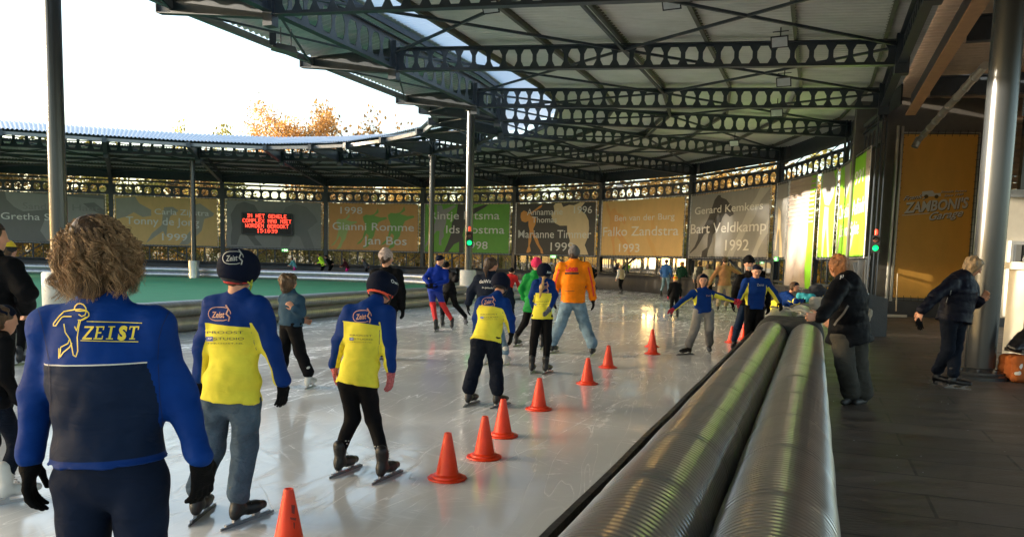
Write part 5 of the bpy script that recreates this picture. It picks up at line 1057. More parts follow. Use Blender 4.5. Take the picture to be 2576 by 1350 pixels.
    def do_head(s, kind, mat, extra=None):
        HP, hh = s.HP, s.hh; B = Body(max(.007, hh*.035)) if s.Y0 < 20 else Body(.015)
        if kind == 'helmet':      # cloth capped helmet
            B.cap(HP(0,-.12,.2), HP(0,.10,.2), .475*hh, .46*hh, .03); B.cap(HP(0,-.16,.06), HP(0,.14,.1), .465*hh, .43*hh, .03); B.plane(HP(0,-.5,-.17), -s.hu*1.-s.hf*.18)
            s.hat = B.build('helmet', mat, s.e); 
            C = Body(max(.008, hh*.035)); C.cap(HP(0,-.15,.02), HP(0,.12,.04), .43*hh, .41*hh, .03); C.plane(HP(0,-.5,-.24), -s.hu*1.-s.hf*.18); C.plane(HP(0,0,-.1), s.hu); C.build('helmet_shell', BLACK, s.e)
            mb = MB(); 
            for q in (-1, 1): mb.tube([Vector(HP(q*.37,.1,-.1)), Vector(HP(q*.34,.14,-.3)), Vector(HP(q*.2,.22,-.5)), Vector(HP(0,.24,-.56))], .006 if hh > .2 else .005, 6); mb.tube([Vector(HP(q*.37,-.18,-.12)), Vector(HP(q*.34,.13,-.3))], .005, 6)
            mb.build('strap', extra or BLACK, s.e)
        elif kind == 'cap':   # close fitting cap over the ears
            B.cap(HP(0,-.10,.17), HP(0,.07,.19), .385*hh, .37*hh, .02); B.plane(HP(0,.1,.12), -s.hu*.9+s.hf*.45); s.hat = B.build('cap', mat, s.e)
        elif kind == 'beanie':
            B.cap(HP(0,-.10,.16), HP(0,.05,.2), .40*hh, .38*hh, .02); B.cap(HP(0,-.12,.3), HP(0,-.1,.48), .3*hh, .2*hh, .08); B.plane(HP(0,-.3,-.12), -s.hu*.95-s.hf*.0+s.hf*.25); s.hat = B.build('beanie', mat, s.e, disp=lambda Q: .003*nz(Q, 60, 3))
        elif kind == 'bobble':
            B.cap(HP(0,-.08,.17), HP(0,.05,.2), .40*hh, .38*hh, .02); B.plane(HP(0,-.3,.0), -s.hu); B.ball(HP(0,-.02,.68), .12*hh, .02); s.hat = B.build('beanie', mat, s.e)
        return s
def stripes_mat(name, cols, z0, z1):
    m = M(name, cols[0], .8, var=0); t = m.node_tree; b = t.nodes['Principled BSDF']; g = t.nodes.new('ShaderNodeNewGeometry'); sp = t.nodes.new('ShaderNodeSeparateXYZ'); mr = t.nodes.new('ShaderNodeMapRange'); mr.inputs[1].default_value = z0; mr.inputs[2].default_value = z1; r = t.nodes.new('ShaderNodeValToRGB'); r.color_ramp.interpolation = 'CONSTANT'
    while len(r.color_ramp.elements) < len(cols): r.color_ramp.elements.new(.5)
    for i, c in enumerate(cols): r.color_ramp.elements[i].position = i/len(cols); r.color_ramp.elements[i].color = (*c, 1)
    t.links.new(g.outputs[0], sp.inputs[0]); t.links.new(sp.outputs[2], mr.inputs[0]); t.links.new(mr.outputs[0], r.inputs[0]); t.links.new(r.outputs[0], b.inputs['Base Color']); return m
def far_person(label, px, Y, H, face, lean, top, bottom, head=None, hair=None, arms='down', stride=.25, group=None, voxel=.02, skates='speed', gloves=None, hips=.0):
    """small figure posed in the world: face = heading (radians from +Y, clockwise), lean = forward bend of the trunk"""
    c = pt(px, 660, Y); x0, y0 = c.x, c.y; f = A3((math.sin(face), math.cos(face), 0)); r = A3((math.cos(face), -math.sin(face), 0)); k = H/1.72; b0 = A3((x0, y0, 0)); up = A3((0,0,1))
    kb = .12+lean*.35; hip = b0 + up*(.93*k*(1-.16*kb)) - f*.12*lean*k; hA, hB = hip-r*.09*k, hip+r*.09*k
    fa, fb = b0-r*.12*k-f*stride*.5*k, b0+r*.14*k+f*stride*.5*k; ax = up*math.cos(lean)+f*math.sin(lean); sh = hip+ax*.47*k; nk = sh+ax*.06*k+f*.01; hd = nk+(ax*.6+up*.4)*.14*k+f*.03*k
    kn = lambda h, ft: (h+ft)/2+f*(.06+.2*lean)*k+up*.05*k
    W_ = {'hipA': hA, 'hipB': hB, 'shA': sh-r*.17*k, 'shB': sh+r*.17*k, 'neck': nk, 'head': hd, 'knA': kn(hA, fa), 'knB': kn(hB, fb)}
    for q, sg in (('A',-1),('B',1)):
        s_ = W_['sh'+q]
        if arms == 'down': W_['el'+q] = s_-up*.25*k+r*sg*.06*k-f*.02; W_['wr'+q] = s_-up*.47*k+r*sg*.08*k+f*.08*k
        elif arms == 'back': W_['el'+q] = s_-ax*.18*k+r*sg*.12*k-f*.12*k; W_['wr'+q] = hip+ax*.12*k+r*sg*.03*k-f*.14*k+up*.05
        elif arms == 'out': W_['el'+q] = s_-up*.12*k+r*sg*.22*k; W_['wr'+q] = s_-up*.22*k+r*sg*.45*k
        elif arms == 'swing': W_['el'+q] = s_-up*.2*k+f*.16*k*sg+r*sg*.08; W_['wr'+q] = s_-up*.3*k+f*.36*k*sg+r*sg*.08
        elif arms == 'front': W_['el'+q] = s_-up*.2*k+f*.1*k+r*sg*.05; W_['wr'+q] = s_-up*.3*k+f*.28*k+r*sg*.0
    d = f*.12*k
    return Person(label, [(tuple(fa-d), tuple(fa+d)), (tuple(fb-d), tuple(fb+d))], W_, .215*(.55+.45*k), f, H=H, top=top, bottom=bottom, head=head, hair=hair, world=True, voxel=voxel, skates=skates, gloves=gloves, headfront=f, group=group, hem=.04)
AWAY = (.1, 1, 0); 
WM = M('print_yellow', (.75,.6,.03), .5, var=0); GM = M('print_grey', (.07,.07,.04), .6, var=0); ORM = M('print_salmon', (.5,.26,.17), .5, var=0); SIL = M('print_silver', (.42,.42,.38), .4, var=0); WH = M('print_white', (.75,.75,.75), .5, var=0)
GJ = 'children in blue and yellow club jerseys'
# --- woman in the foreground
P1 = Person('woman with curly brown hair in a blue and navy club jacket, nearest the camera', [((200,1765),(205,1700)),((360,1765),(372,1700))],
 {'head':(258,640,.02),'neck':(258,742),'shA':(132,818,.03),'shB':(386,818,.0),'elA':(93,1000,.05),'elB':(450,1000,.04),'wrA':(78,1150,-.02),'wrB':(503,1142,-.05),'waist':(274,1005),'hipA':(212,1215),'hipB':(350,1215),'knA':(212,1470,.02),'knB':(362,1470,.02),'hdA':(70,1260,-.02),'hdB':(515,1260,-.03)},
 .235, (.12,1,0), H=1.74, top=WJACKET, bottom=fabric('navy_sweat', (.006,.012,.03), .85, bump=.5), voxel=.0085, gloves=GLV, loose=.008, bulk=.002, wide=1.1, curl=.55, fl=.72, hem=-.09, chest=1.04, hipw=.95)
# curly hair: many fine tubes over the head
rng = np.random.RandomState(4); HP = P1.HP; Bh = Body(.012); Bh.cap(HP(0,-.1,.15), HP(0,.05,.17), .335*P1.hh, .33*P1.hh, .04); Bh.cap(HP(0,-.16,.1), HP(0,-.2,-.36), .38*P1.hh, .30*P1.hh, .06)
for q in (-1,1): Bh.cap(HP(q*.2,-.02,.05), HP(q*.28,-.06,-.36), .22*P1.hh, .17*P1.hh, .05)
hm = hair_mat('hair_woman', (.16,.085,.04), 45); hb = Bh.build('hair', hair_mat('hair_woman_base', (.05,.026,.012), 45), P1.e, disp=lambda Q: .010*nz(Q, 30, 3)+.006*nz(Q, 60, 6))
hmats = [hair_mat('curl_%s' % n, c, 50) for n, c in (('light',(.46,.28,.14)),('mid',(.27,.155,.073)),('deep',(.13,.07,.032)))]
locks = [MB(), MB(), MB()]
for li in range(520):
    a = rng.rand()*2*math.pi; el = rng.rand()**.8*1.85-.3; r0 = .395
    root = np.array([math.cos(a)*r0*math.cos(el), math.sin(a)*r0*math.cos(el)-.1, .12+r0*math.sin(el)])
    if root[1] > .2 and root[2] < .3: continue
    out = root-np.array([0,-.1,.1]); out /= np.linalg.norm(out); n = 18; cr = rng.uniform(.025,.07); fq = rng.uniform(1.2,2.6); ph = rng.rand()*6; fz = rng.uniform(.008,.026); hi = rng.rand()
    end = np.array([out[0]*(.33+.15*rng.rand()), out[1]*.42-.14, -.68+.75*rng.rand()**1.5+.1*abs(out[0])]); t1 = np.array([-out[1],out[0],0]); t1 /= np.linalg.norm(t1)+1e-6
    for si in range(15):
        jr = rng.normal(size=3)*fz; f2q = rng.uniform(3,8); p2 = rng.rand()*6; ex = rng.rand()**3*.10; tone = int(np.clip(rng.normal()*.6+1+(.6-hi)*.9, 0, 2)); pts = []
        for j in range(n+1):
            f = j/n; base = root*(1-f)**2 + 2*f*(1-f)*(root+out*.2+np.array([0,0,-.22])) + f*f*end; w = cr*(.2+1.3*f)
            pts.append(Vector(HP(*(base + jr*(.3+f) + t1*(w*math.sin(fq*6.28*f+ph)+.012*math.sin(f2q*f*6+p2)) + out*(w*math.cos(fq*6.28*f+ph)+.012*math.cos(f2q*f*6+p2)+ex*f+.03)))))
        th = rng.uniform(.0006,.0013); locks[tone].tube(pts, [th*(1-.5*(j/n)**2) for j in range(n+1)], 3, cap=False)
for ci in range(3): locks[ci].build('curls', hmats[ci], P1.e, smooth=True, normals=False)
# back print: skater outline and lettering
a_ = lambda p: [(x/.955/1.565, (700+y/.955)/1.565) for x, y in p]; b_ = lambda p: [(x/2.862/1.565, (980+y/2.862)/1.565) for x, y in p]
for ln in (b_([(835,682),(845,645),(870,618),(905,612),(940,626),(966,660),(972,700),(955,745),(920,758),(885,735)]), b_([(835,682),(905,676),(970,690)]), b_([(850,694),(905,697),(968,697)]), b_([(835,682),(720,702),(662,760),(602,838),(600,862),(628,864),(655,820),(695,768),(720,758),(805,758)]), b_([(972,690),(1000,720),(1002,750),(975,775),(925,800),(875,798)]), b_([(890,800),(880,850),(862,920),(840,870)]),
  a_([(240,548),(245,580),(262,605),(268,625),(275,665),(285,672),(292,650),(290,600),(296,560),(303,535)]), a_([(262,605),(255,622),(228,636),(224,672)]), a_([(221,640),(221,678)]), a_([(270,620),(262,635),(238,655),(226,672)]), a_([(303,535),(325,522)])):
    mark_line(P1.top, P1.e, ln, 2.6, WM, .004)
# heavy slanted serif capitals
def serif(tx, x0, x1, y0, y1, mat, w=.2):
    n = len(tx); cw = (x1-x0)/n; sh = .2
    G = {'Z':[(0,1,1,.88),(0,.12,1,0),('d',)], 'E':[(.12,1,.34,0),(0,1,.9,.9),(.3,.56,.7,.45),(0,.1,.95,0),(.8,1,.9,.72),(.85,.28,.95,0)], 'I':[(.36,1,.62,0),(.12,1,.86,.92),(.12,.08,.86,0)], 'T':[(.38,1,.62,0),(0,1,1,.9),(0,1,.1,.74),(.9,1,1,.74),(.2,.08,.8,0)]}
    for i, ch in enumerate(tx):
        X = lambda u, v: x0+cw*(i+.06+u*.84)+sh*(y1-y0)*(v-.5); Yy = lambda v: y1-(y1-y0)*v
        if ch == 'S': mark_text(P1.top, P1.e, 'S', x0+cw*(i+.08), x0+cw*(i+.95), y0, y1, mat, shear=.2, off=.06, sub=2); continue
        V_, F_ = [], []
        for q in G[ch]:
            if q == ('d',): pl_ = [(.72,.92),(1,.92),(.28,.08),(0,.08)]
            else: a, b, c, d = q; pl_ = [(a,b),(c,b),(c,d),(a,d)]
            for u in range(5):
                f = u/4
                for (p, q2) in ((0,3),(1,2)): V_.append((X(pl_[p][0]*(1-f)+pl_[q2][0]*f, pl_[p][1]*(1-f)+pl_[q2][1]*f), Yy(pl_[p][1]*(1-f)+pl_[q2][1]*f)))
            b0 = len(V_)-10; F_ += [(b0+2*u, b0+2*u+1, b0+2*u+3, b0+2*u+2) for u in range(4)]
        project_marks(P1.top, V_, F_, P1.e, mat, 'lettering', .005)
serif('ZEIST', 208, 350, 820, 853, WM); mark_line(P1.top, P1.e, [(218,808),(300,810),(357,812)], 2., WM); mark_line(P1.top, P1.e, [(202,856),(280,858),(348,859)], 2., WM)
SEAM = M('seam_blue', (.001,.008,.05), .8, var=0)
for ln in ([(92,765),(102,800),(112,845),(122,905)], [(426,782),(408,820),(400,850),(397,905)], [(122,915),(126,1000),(124,1080),(124,1138)], [(398,915),(402,1000),(412,1080),(424,1138)]): mark_line(P1.top, P1.e, ln, 1.6, SEAM, .003, name='seam')
# --- the jersey children
def cap_logo(p, x0, x1, y0, y1, mat=SIL, skew=-2):
    t = p.hat if mat is SIL else p.top; cy = (y0+y1)/2; rx, ry = (x1-x0)/2, (y1-y0)/2; cx = (x0+x1)/2
    mark_text(t, p.e, 'Zeist', cx-rx*.7, cx+rx*.45, cy-ry*.35, cy+ry*.55, mat, skew=skew, shear=.2, off=.02, sub=0)
    mark_line(t, p.e, [(cx+rx*(math.copysign(abs(math.cos(a))**.6, math.cos(a))), cy+ry*math.sin(a)-skew*0+skew*math.cos(a)*.5) for a in [i*.35 for i in range(3,19)]], max(1., ry*.11), mat)
    mark_line(t, p.e, [(cx+rx*.55,cy-ry*1.3),(cx+rx*.8,cy-ry*.7),(cx+rx*.6,cy),(cx+rx*.9,cy+ry*.5),(cx+rx*.8,cy+ry*1.1)], max(1., ry*.22), mat)
def back_print(p, x0, x1, yt, sc=1., skew=0):
    w = x1-x0; T = p.top; h = w*.075
    mark_text(T, p.e, 'PROOST', x0, x1, yt, yt+h, GM, sub=0, skew=skew, lift=.004); mark_text(T, p.e, 'STUDIO', x0+w*.2, x1+w*.02, yt+w*.17, yt+w*.17+h, GM, sub=0, skew=skew); mark_text(T, p.e, 'TPROOST.NL', x0, x1, yt+w*.32, yt+w*.32+h*.5, GM, sub=0, skew=skew)
    a, b, y = x0-w*.02, x0+w*.17, yt+w*.15; project_marks(T, [(a,y),((a+b)/2,y),(b,y),(a,y+w*.13),((a+b)/2,y+w*.13),(b,y+w*.13)], [(0,3,4,1),(1,4,5,2)], p.e, M('print_blue',(.01,.05,.3),.5,var=0), 'patch', .004); mark_text(T, p.e, 'XP', a+w*.04, b-w*.03, yt+w*.175, yt+w*.175+h*.8, WH, sub=0, lift=.006)
P3 = Person('child in blue and yellow jersey, jeans and navy helmet, next to the curly haired woman', [((478,1322),(540,1272)),((560,1334),(684,1288))],
 {'head':(602,686),'neck':(600,748),'shA':(540,772,.02),'shB':(650,772,-.02),'elA':(512,868,.06),'elB':(682,868,-.02),'wrA':(506,948,.1),'wrB':(710,955,.0),'hipA':(545,1015),'hipB':(618,1015),'knA':(533,1130,.02),'knB':(616,1130,-.02),'hdB':(712,1010,.0)},
 .205, (.25,1,0), H=1.48, top=zone_mat('jersey_a', BLUE, YEL, .82, arm=BLUE, under=YEL), bottom=JEANS, voxel=.0095, gloves=GLV, loose=.012, bulk=.006, headfront=(.5,1,0), headup=(.08,0,1), curl=.45, wide=1.05, hem=-.02, group=GJ, head=('helmet', HELM, M('strap_lime',(.45,.5,.05),.5)), hair=(H_BRN,'short'))
cap_logo(P3, 560, 612, 632, 664); cap_logo(P3, 524, 580, 772, 806, ORM, 0); back_print(P3, 520, 612, 832)
Bb = Body(.009); Bb.cap(P3.HP(0,-.1,-.12), P3.HP(0,.08,-.1), .37*P3.hh, .35*P3.hh, .02); Bb.plane(P3.HP(0,0,-.3), (0,0,-1)); Bb.build('headscarf', M('red_scarf',(.6,.05,.04),.7,var=.3,vs=60), P3.e)
P5 = Person('girl in blue and yellow jersey, navy helmet with coral band', [((832,1202),(908,1172)),((939,1218),(1011,1186))],
 {'head':(962,728,.22),'neck':(944,762,.12),'shA':(882,788,.1),'shB':(972,788,.08),'elA':(853,858,.1),'elB':(978,860,.04),'wrA':(842,915,.12),'wrB':(984,930,.0),'hipA':(876,965),'hipB':(922,968),'knA':(888,1048,.06),'knB':(938,1052,.06),'hdA':(840,960,.12),'hdB':(980,990,.0)},
 .20, (.25,1,0), H=1.42, top=zone_mat('jersey_b', BLUE, YEL, .84, arm=BLUE, under=YEL), bottom=BLK, voxel=.0095, gloves=M('pink_glove',(.42,.1,.11),.85,var=.6,vs=90), loose=-.002, bulk=.004, headfront=(.6,.9,-.15), headup=(.1,.25,1), curl=.35, hem=.0, group=GJ, head=('helmet', HELM, None), hair=(H_DBR,'short'), wide=.98)
cap_logo(P5, 888, 934, 780, 810, ORM, -2); back_print(P5, 880, 936, 840, skew=2); mark_text(P5.hat, P5.e, 'Owe', 984, 1004, 701, 710, WH, skew=8, sub=0)
Bb = Body(.008); Bb.cap(P5.HP(0,-.16,.02), P5.HP(0,.14,.06), .455*P5.hh, .43*P5.hh, .03); Bb.plane(P5.HP(0,-.5,-.20), -P5.hu-P5.hf*.18); Bb.plane(P5.HP(0,-.5,-.03), P5.hu+P5.hf*.18); Bb.build('helmet_band', M('coral_band',(.85,.1,.05),.6), P5.e)
for (px, py) in ((870,1108),(877,1108),(884,1110),(873,1115),(880,1116),(876,1122),(943,1122),(951,1122),(959,1123),(947,1129),(955,1129),(951,1135)): project_marks(P5.bot, [(px-1.8,py-1.4),(px+1.8,py-1.4),(px+1.8,py+1.4),(px-1.8,py+1.4)], [(0,3,2,1)], P5.e, SIL, 'reflective_dot')
P10 = Person('child in blue and yellow jersey and dark baggy trousers, before the navy sweater woman', [((1169,1023),(1204,1011)),((1234,1028),(1284,1015))],
 {'head':(1260,716,.25),'neck':(1250,744,.14),'shA':(1212,762,.12),'shB':(1270,766,.1),'elA':(1201,800,.14),'elB':(1283,802,.06),'wrA':(1199,835,.16),'wrB':(1287,832,.04),'hipA':(1206,858),'hipB':(1240,858),'knA':(1197,912,.1),'knB':(1246,910,.1),'hdA':(1200,860,.1),'hdB':(1283,870,.02)},
 .20, (.2,1,0), H=1.42, top=zone_mat('jersey_c', BLUE, YEL, .88, arm=BLUE, under=YEL), bottom=NJEANS, voxel=.0105, gloves=GLV, loose=.017, bulk=.006, headfront=(.3,1,-.25), headup=(.05,.3,1), curl=.3, hem=.0, group=GJ, head=('helmet', HELM, None), hair=(H_DBR,'short'), wide=1.02)
cap_logo(P10, 1212, 1246, 748, 770, ORM, -3); back_print(P10, 1209, 1252, 789, skew=-1)
P12 = Person('girl with a long blond ponytail in blue and yellow jersey and navy helmet', [((1330,944),(1349,929)),((1361,943),(1394,933))],
 {'head':(1369,686),'neck':(1367,704),'shA':(1349,714),'shB':(1385,714),'elA':(1338,745,.03),'elB':(1394,744,.02),'wrA':(1341,770,.12),'wrB':(1384,772,-.08),'hipA':(1352,800),'hipB':(1376,800),'knA':(1343,858),'knB':(1377,858),'hdB':(1378,782,-.12)},
 .205, (.05,1,0), H=1.5, top=zone_mat('jersey_low', BLUE, YEL, .74, arm=BLUE, under=YEL), bottom=BLK, voxel=.0115, gloves=M('striped_glove',(.1,.1,.12),.8,var=.8,vs=60), loose=-.002, curl=.5, hem=.0, group=GJ, head=('helmet', HELM, None), hair=(H_LBL,'longpony'))
mark_text(P12.hat, P12.e, 'Aimee', 1376, 1392, 681, 687, WH, skew=1, sub=0); back_print(P12, 1343, 1382, 757); cap_logo(P12, 1360, 1380, 712, 736, ORM, -6)
c1 = [o for o in bpy.data.objects if o.get('label','').startswith('nearest orange cone')][0]; c1.rotation_euler = (0,0,0); cb = [o for o in c1.children if o.name.startswith('cone_body')][0]
for a,b,c,d in ((733,1268,742,1292),(730,1300,745,1308),(738,1312,742,1330)): project_marks(cb, [(a,b),(c,b+2),(c-1,d),(a+1,d-3)], [(0,3,2,1)], c1, SCUFF, 'scuff', .002)
# --- boy in teal, figures further up the ice
BT = fabric('teal_hoodie', (.03,.065,.105), .9)
P4 = Person('boy with curly brown hair in a teal sweatshirt and black trousers with white skates', [((700,978),(722,966)),((762,981),(801,967))],
 {'head':(727,712),'neck':(733,738),'shA':(716,752,.1),'shB':(752,755,-.1),'elA':(712,785,.12),'elB':(757,785,-.1),'wrA':(760,806,.2),'wrB':(742,777,-.2),'hipA':(722,818,.05),'hipB':(740,818,-.05),'knA':(716,875,.03),'knB':(754,885,-.03),'hdA':(785,811,.2),'hdB':(733,768,-.2)},
 .2, (.9,.6,0), H=1.35, top=BT, bottom=BLK, voxel=.011, loose=.014, bulk=.008, headfront=(.75,.75,0), hair=(H_BRN,'mop'), skates='figure', hem=.0, curl=.6)
PATT = M('patterned_knit', (.42,.33,.3), .9, var=.45, vs=30, bump=.5, bs=60)
P6 = Person('person in black hoodie and patterned pale knit hat, behind the coral banded helmet', [((955,906),(969,897)),((980,909),(992,898))],
 {'head':(972,650),'neck':(970,674),'shA':(944,688),'shB':(1000,688),'elA':(936,732,.03),'elB':(1009,732,.03),'wrA':(938,770,.06),'wrB':(1012,772,.03),'hipA':(958,780),'hipB':(984,780),'knA':(961,842),'knB':(985,842)},
 .235, (.3,1,0), H=1.7, top=BLK, bottom=BLK, voxel=.013, gloves=(M('pink_g',(.5,.03,.12),.7), GLV), bulk=.012, headfront=(.6,.8,0), head=('beanie', PATT), hair=(H_DBR,'short'), hem=.02)
BSUIT = zone_mat('blue_suit', (.004,.025,.25), (.004,.025,.25), .5, arm=(.004,.025,.25)); RED = (.6,.02,.02)
def leg_zone(name, a, b, z): m = stripes_mat(name, [b, a], z-.5, z+.5); return m
P7 = Person('speed skater in blue suit with red lower legs, hands clasped behind the back', [((1091,836),(1106,831)),((1146,836),(1126,818))],
 {'head':(1107,655,.15),'neck':(1102,672,.1),'shA':(1084,680,.05),'shB':(1120,684,.05),'elA':(1069,699,-.05),'elB':(1124,705,-.05),'wrA':(1080,716,-.18),'wrB':(1092,717,-.18),'hipA':(1086,731),'hipB':(1102,731),'knA':(1089,767,.1),'knB':(1113,764,.1),'hdA':(1092,718,-.2),'hdB':(1080,719,-.2)},
 .22, (.3,1,0), H=1.72, top=BSUIT, bottom=leg_zone('blue_red_legs',(.004,.025,.25),RED,.60), voxel=.014, gloves=GLV, loose=-.004, headfront=(.5,1,-.2), headup=(0,.2,1), head=('cap', HELM), hem=.02)
P8 = Person('skater all in black striding out behind the blue and red suited one', [((1159,812),(1186,823)),((1108,824),(1120,819))],
 {'head':(1122,671,.2),'neck':(1126,684,.15),'shA':(1118,694,.2),'shB':(1140,692,.05),'elA':(1116,712,.2),'elB':(1147,704,-.05),'wrA':(1124,722,.2),'wrB':(1150,692,-.15),'hipA':(1137,736),'hipB':(1124,736),'knA':(1146,766,.05),'knB':(1114,772,.05)},
 .22, (-.3,1,0), H=1.7, top=BLK, bottom=BLK, voxel=.015, gloves=GLV, loose=-.002, headfront=(.2,1,-.2), head=('cap', BLK), hem=.02, bulk=.006)
P8.e['label'] = 'skater all in black striding out beside the blue and red suit'
NSW = fabric('navy_sweater', (.009,.014,.028), .9)
P9 = Person('woman with a brown ponytail in a navy sweater with white print, arms held out', [((1215,919),(1232,912)),((1262,921),(1287,913))],
 {'head':(1236,668),'neck':(1233,690),'shA':(1204,704,.05),'shB':(1262,704,-.02),'elA':(1186,735,.08),'elB':(1279,738,.02),'wrA':(1178,762,.1),'wrB':(1286,772,.0),'hipA':(1214,772),'hipB':(1242,772),'knA':(1218,838),'knB':(1256,838),'hdA':(1176,790,.1)},
 .225, (.35,1,0), H=1.68, top=NSW, bottom=JEANSL, voxel=.012, gloves=GLV, loose=.006, bulk=.012, headfront=(.7,.7,0), hair=(H_DBR,'pony'), skates='figure', hem=-.01)
mark_text(P9.top, P9.e, 'deWinter', 1206, 1252, 703, 712, WH, sub=0, skew=-1); mark_text(P9.top, P9.e, 'Je gelooft', 1212, 1240, 720, 724, WH, sub=0, skew=2)
GRN = fabric('green_coat', (.005,.22,.04), .6, bump=.5); 
P11 = Person('person in a long green coat, black leggings and bright pink knit hat', [((1288,873),(1317,867)),((1358,880),(1372,874))],
 {'head':(1350,668),'neck':(1347,688),'shA':(1326,700,.05),'shB':(1366,700,-.02),'elA':(1313,727,.05),'elB':(1376,730,.0),'wrA':(1318,748,.12),'wrB':(1374,752,.1),'hipA':(1332,770),'hipB':(1352,770),'knA':(1320,812,.05),'knB':(1359,818)},
 .225, (.2,1,0), H=1.62, top=GRN, bottom=BLK, voxel=.013, gloves=GLV, bulk=.012, head=('beanie', M('pink_knit',(.72,.025,.12),.9,bump=.6,bs=60)), headfront=(.2,1,0), hem=.05, coat=.05)
ORG = zone_mat('orange_jacket', (.8,.2,.005), (.8,.2,.005), .5, arm=(.8,.2,.005))
P13 = Person('man in a bright orange cycling jacket, light jeans and grey beanie, legs apart', [((1382,890),(1406,884)),((1484,898),(1497,890))],
 {'head':(1444,640),'neck':(1444,657),'shA':(1412,672),'shB':(1475,672),'elA':(1398,712,.04),'elB':(1486,713,.02),'wrA':(1395,747,.05),'wrB':(1491,750,.0),'hipA':(1427,762),'hipB':(1455,762),'knA':(1410,815,.05),'knB':(1472,820,.05),'hdB':(1493,768,-.0)},
 .225, (.05,1,0), H=1.85, top=ORG, bottom=JEANSL, voxel=.012, gloves=GLV, loose=.022, bulk=.012, head=('beanie', M('grey_knit',(.1,.095,.1),.9,bump=.6,bs=60)), hair=(H_DBR,'short'), hem=-.01, wide=1.02)
REDP = M('print_red',(.65,.01,.015),.5,var=0); mark_text(P13.top, P13.e, 'Loon', 1423, 1454, 668, 682, REDP, off=.07, sub=0); project_marks(P13.top, [(1421,685),(1438,685),(1456,685),(1421,689.5),(1438,689.5),(1456,689.5)], [(0,3,4,1),(1,4,5,2)], P13.e, M('print_dark',(.04,.01,.01),.5,var=0), 'print_bar')
mark_line(P13.top, P13.e, [(1421,732),(1445,732)], 1.2, BLACK); mark_line(P13.top, P13.e, [(1480,672),(1489,712),(1494,745)], 3.5, REDP, name='piping'); mark_line(P13.top, P13.e, [(1406,676),(1397,712),(1392,742)], 3., REDP, name='piping')
# --- facing figures on the right
P22 = Person('girl in navy cap, blue jersey and grey trousers with arms stretched wide, facing the camera', [((1745,891),(1703,893)),((1777,882),(1792,896))],
 {'head':(1768,706),'neck':(1770,726),'shA':(1745,738,-.05),'shB':(1787,737,.05),'elA':(1717,757,-.12),'elB':(1815,746,.05),'wrA':(1696,776,-.2),'wrB':(1843,755,.1),'hipA':(1757,785),'hipB':(1783,785),'knA':(1748,824,-.05),'knB':(1784,826,-.08),'hdA':(1682,783,-.25),'hdB':(1856,757,.1)},
 .215, (-.15,-1,0), H=1.42, top=JERSEYF, bottom=GREYT, voxel=.011, gloves=M('red_glove',(.45,.01,.03),.8), loose=.018, bulk=.002, headfront=(-.1,-1,-.12), head=('cap', HELM), hair=(H_BRN,'bob'), face=True, hem=.0, wide=.92, group=None, curl=.2)
mark_text(P22.top, P22.e, 'Zeist', 1776, 1790, 741, 745, ORM, sub=0)
P23 = Person('bearded man in black beret and black jacket, behind the blue jersey boy', [((1850,878),(1838,886)),((1905,884),(1912,892))],
 {'head':(1884,664,.1),'neck':(1886,686,.1),'shA':(1862,700,.1),'shB':(1916,702,.1),'elA':(1851,732,.1),'elB':(1930,735,.1),'wrA':(1843,758,.05),'wrB':(1932,765,.05),'hipA':(1872,770),'hipB':(1900,770),'knA':(1856,822,-.05),'knB':(1902,822,-.05),'hdA':(1842,778,.0)},
 .235, (-.1,-1,0), H=1.76, top=BLK, bottom=fabric('navy_tights',(.008,.022,.06),.6), voxel=.012, gloves=GLV, bulk=.01, headfront=(.0,-1,0), head=('beanie', BLK), face=True, hem=.0)
Bd = Body(.01); Bd.cap(P23.HP(-.13,.3,-.28), P23.HP(.13,.3,-.28), .1*P23.hh, .1*P23.hh, .03); Bd.cap(P23.HP(0,.33,-.3), P23.HP(0,.28,-.46), .12*P23.hh, .07*P23.hh, .03); Bd.build('beard', M('grey_beard',(.33,.3,.27),.8,bump=.5,bs=90), P23.e)
mark_line(P23.top, P23.e, [(1866,724),(1860,745),(1854,762)], 6, M('green_stripe',(.08,.5,.02),.6,var=0), name='stripe')
P24 = Person('boy in navy cap and blue jersey with yellow sleeve panels, looking down', [((1880,885),(1878,897)),((1908,885),(1912,897))],
 {'head':(1903,682,-.08),'neck':(1901,702),'shA':(1876,710),'shB':(1928,710),'elA':(1868,733,-.02),'elB':(1948,737,-.02),'wrA':(1860,752,-.08),'wrB':(1960,758,-.05),'hipA':(1886,776),'hipB':(1910,776),'knA':(1884,825),'knB':(1908,825),'hdB':(1965,772,-.05)},
 .215, (.05,-1,0), H=1.55, top=JERSEYF, bottom=BLK, voxel=.011, gloves=(M('red_glove',(.45,.01,.03),.8), GLV), loose=.014, bulk=.006, headfront=(-.05,-1,-.35), headup=(0,-.3,1), head=('cap', HELM), hair=(H_BRN,'short'), face=True, hem=.0, group=None, wide=.95)
mark_text(P24.top, P24.e, 'Zeist', 1904, 1922, 713, 719, SIL, sub=0)
P25 = Person('child in navy cap and jersey leaning on the far end of the padding rolls', [((1948,846,0),(1958,840,0)),((1962,846,0),(1972,840,0))],
 {'head':(1999,722,-1.3),'neck':(1988,736,-1.2),'shA':(1974,746,-1.05),'shB':(1988,748,-1.4),'elA':(1990,760,-1.4),'elB':(2003,758,-1.7),'wrA':(2008,757,-1.5),'wrB':(2018,757,-1.6),'hipA':(1944,776,-.1),'hipB':(1954,780,-.35),'knA':(1946,806,-.1),'knB':(1958,808,-.3)},
 .2, (.8,-.2,0), H=1.35, top=JERSEY, bottom=BLK, voxel=.014, gloves=GLV, bulk=.008, headfront=(.75,-.6,0), headup=(.15,0,1), head=('cap', HELM), hair=(H_BRN,'short'), face=True, hem=.0, group=None)
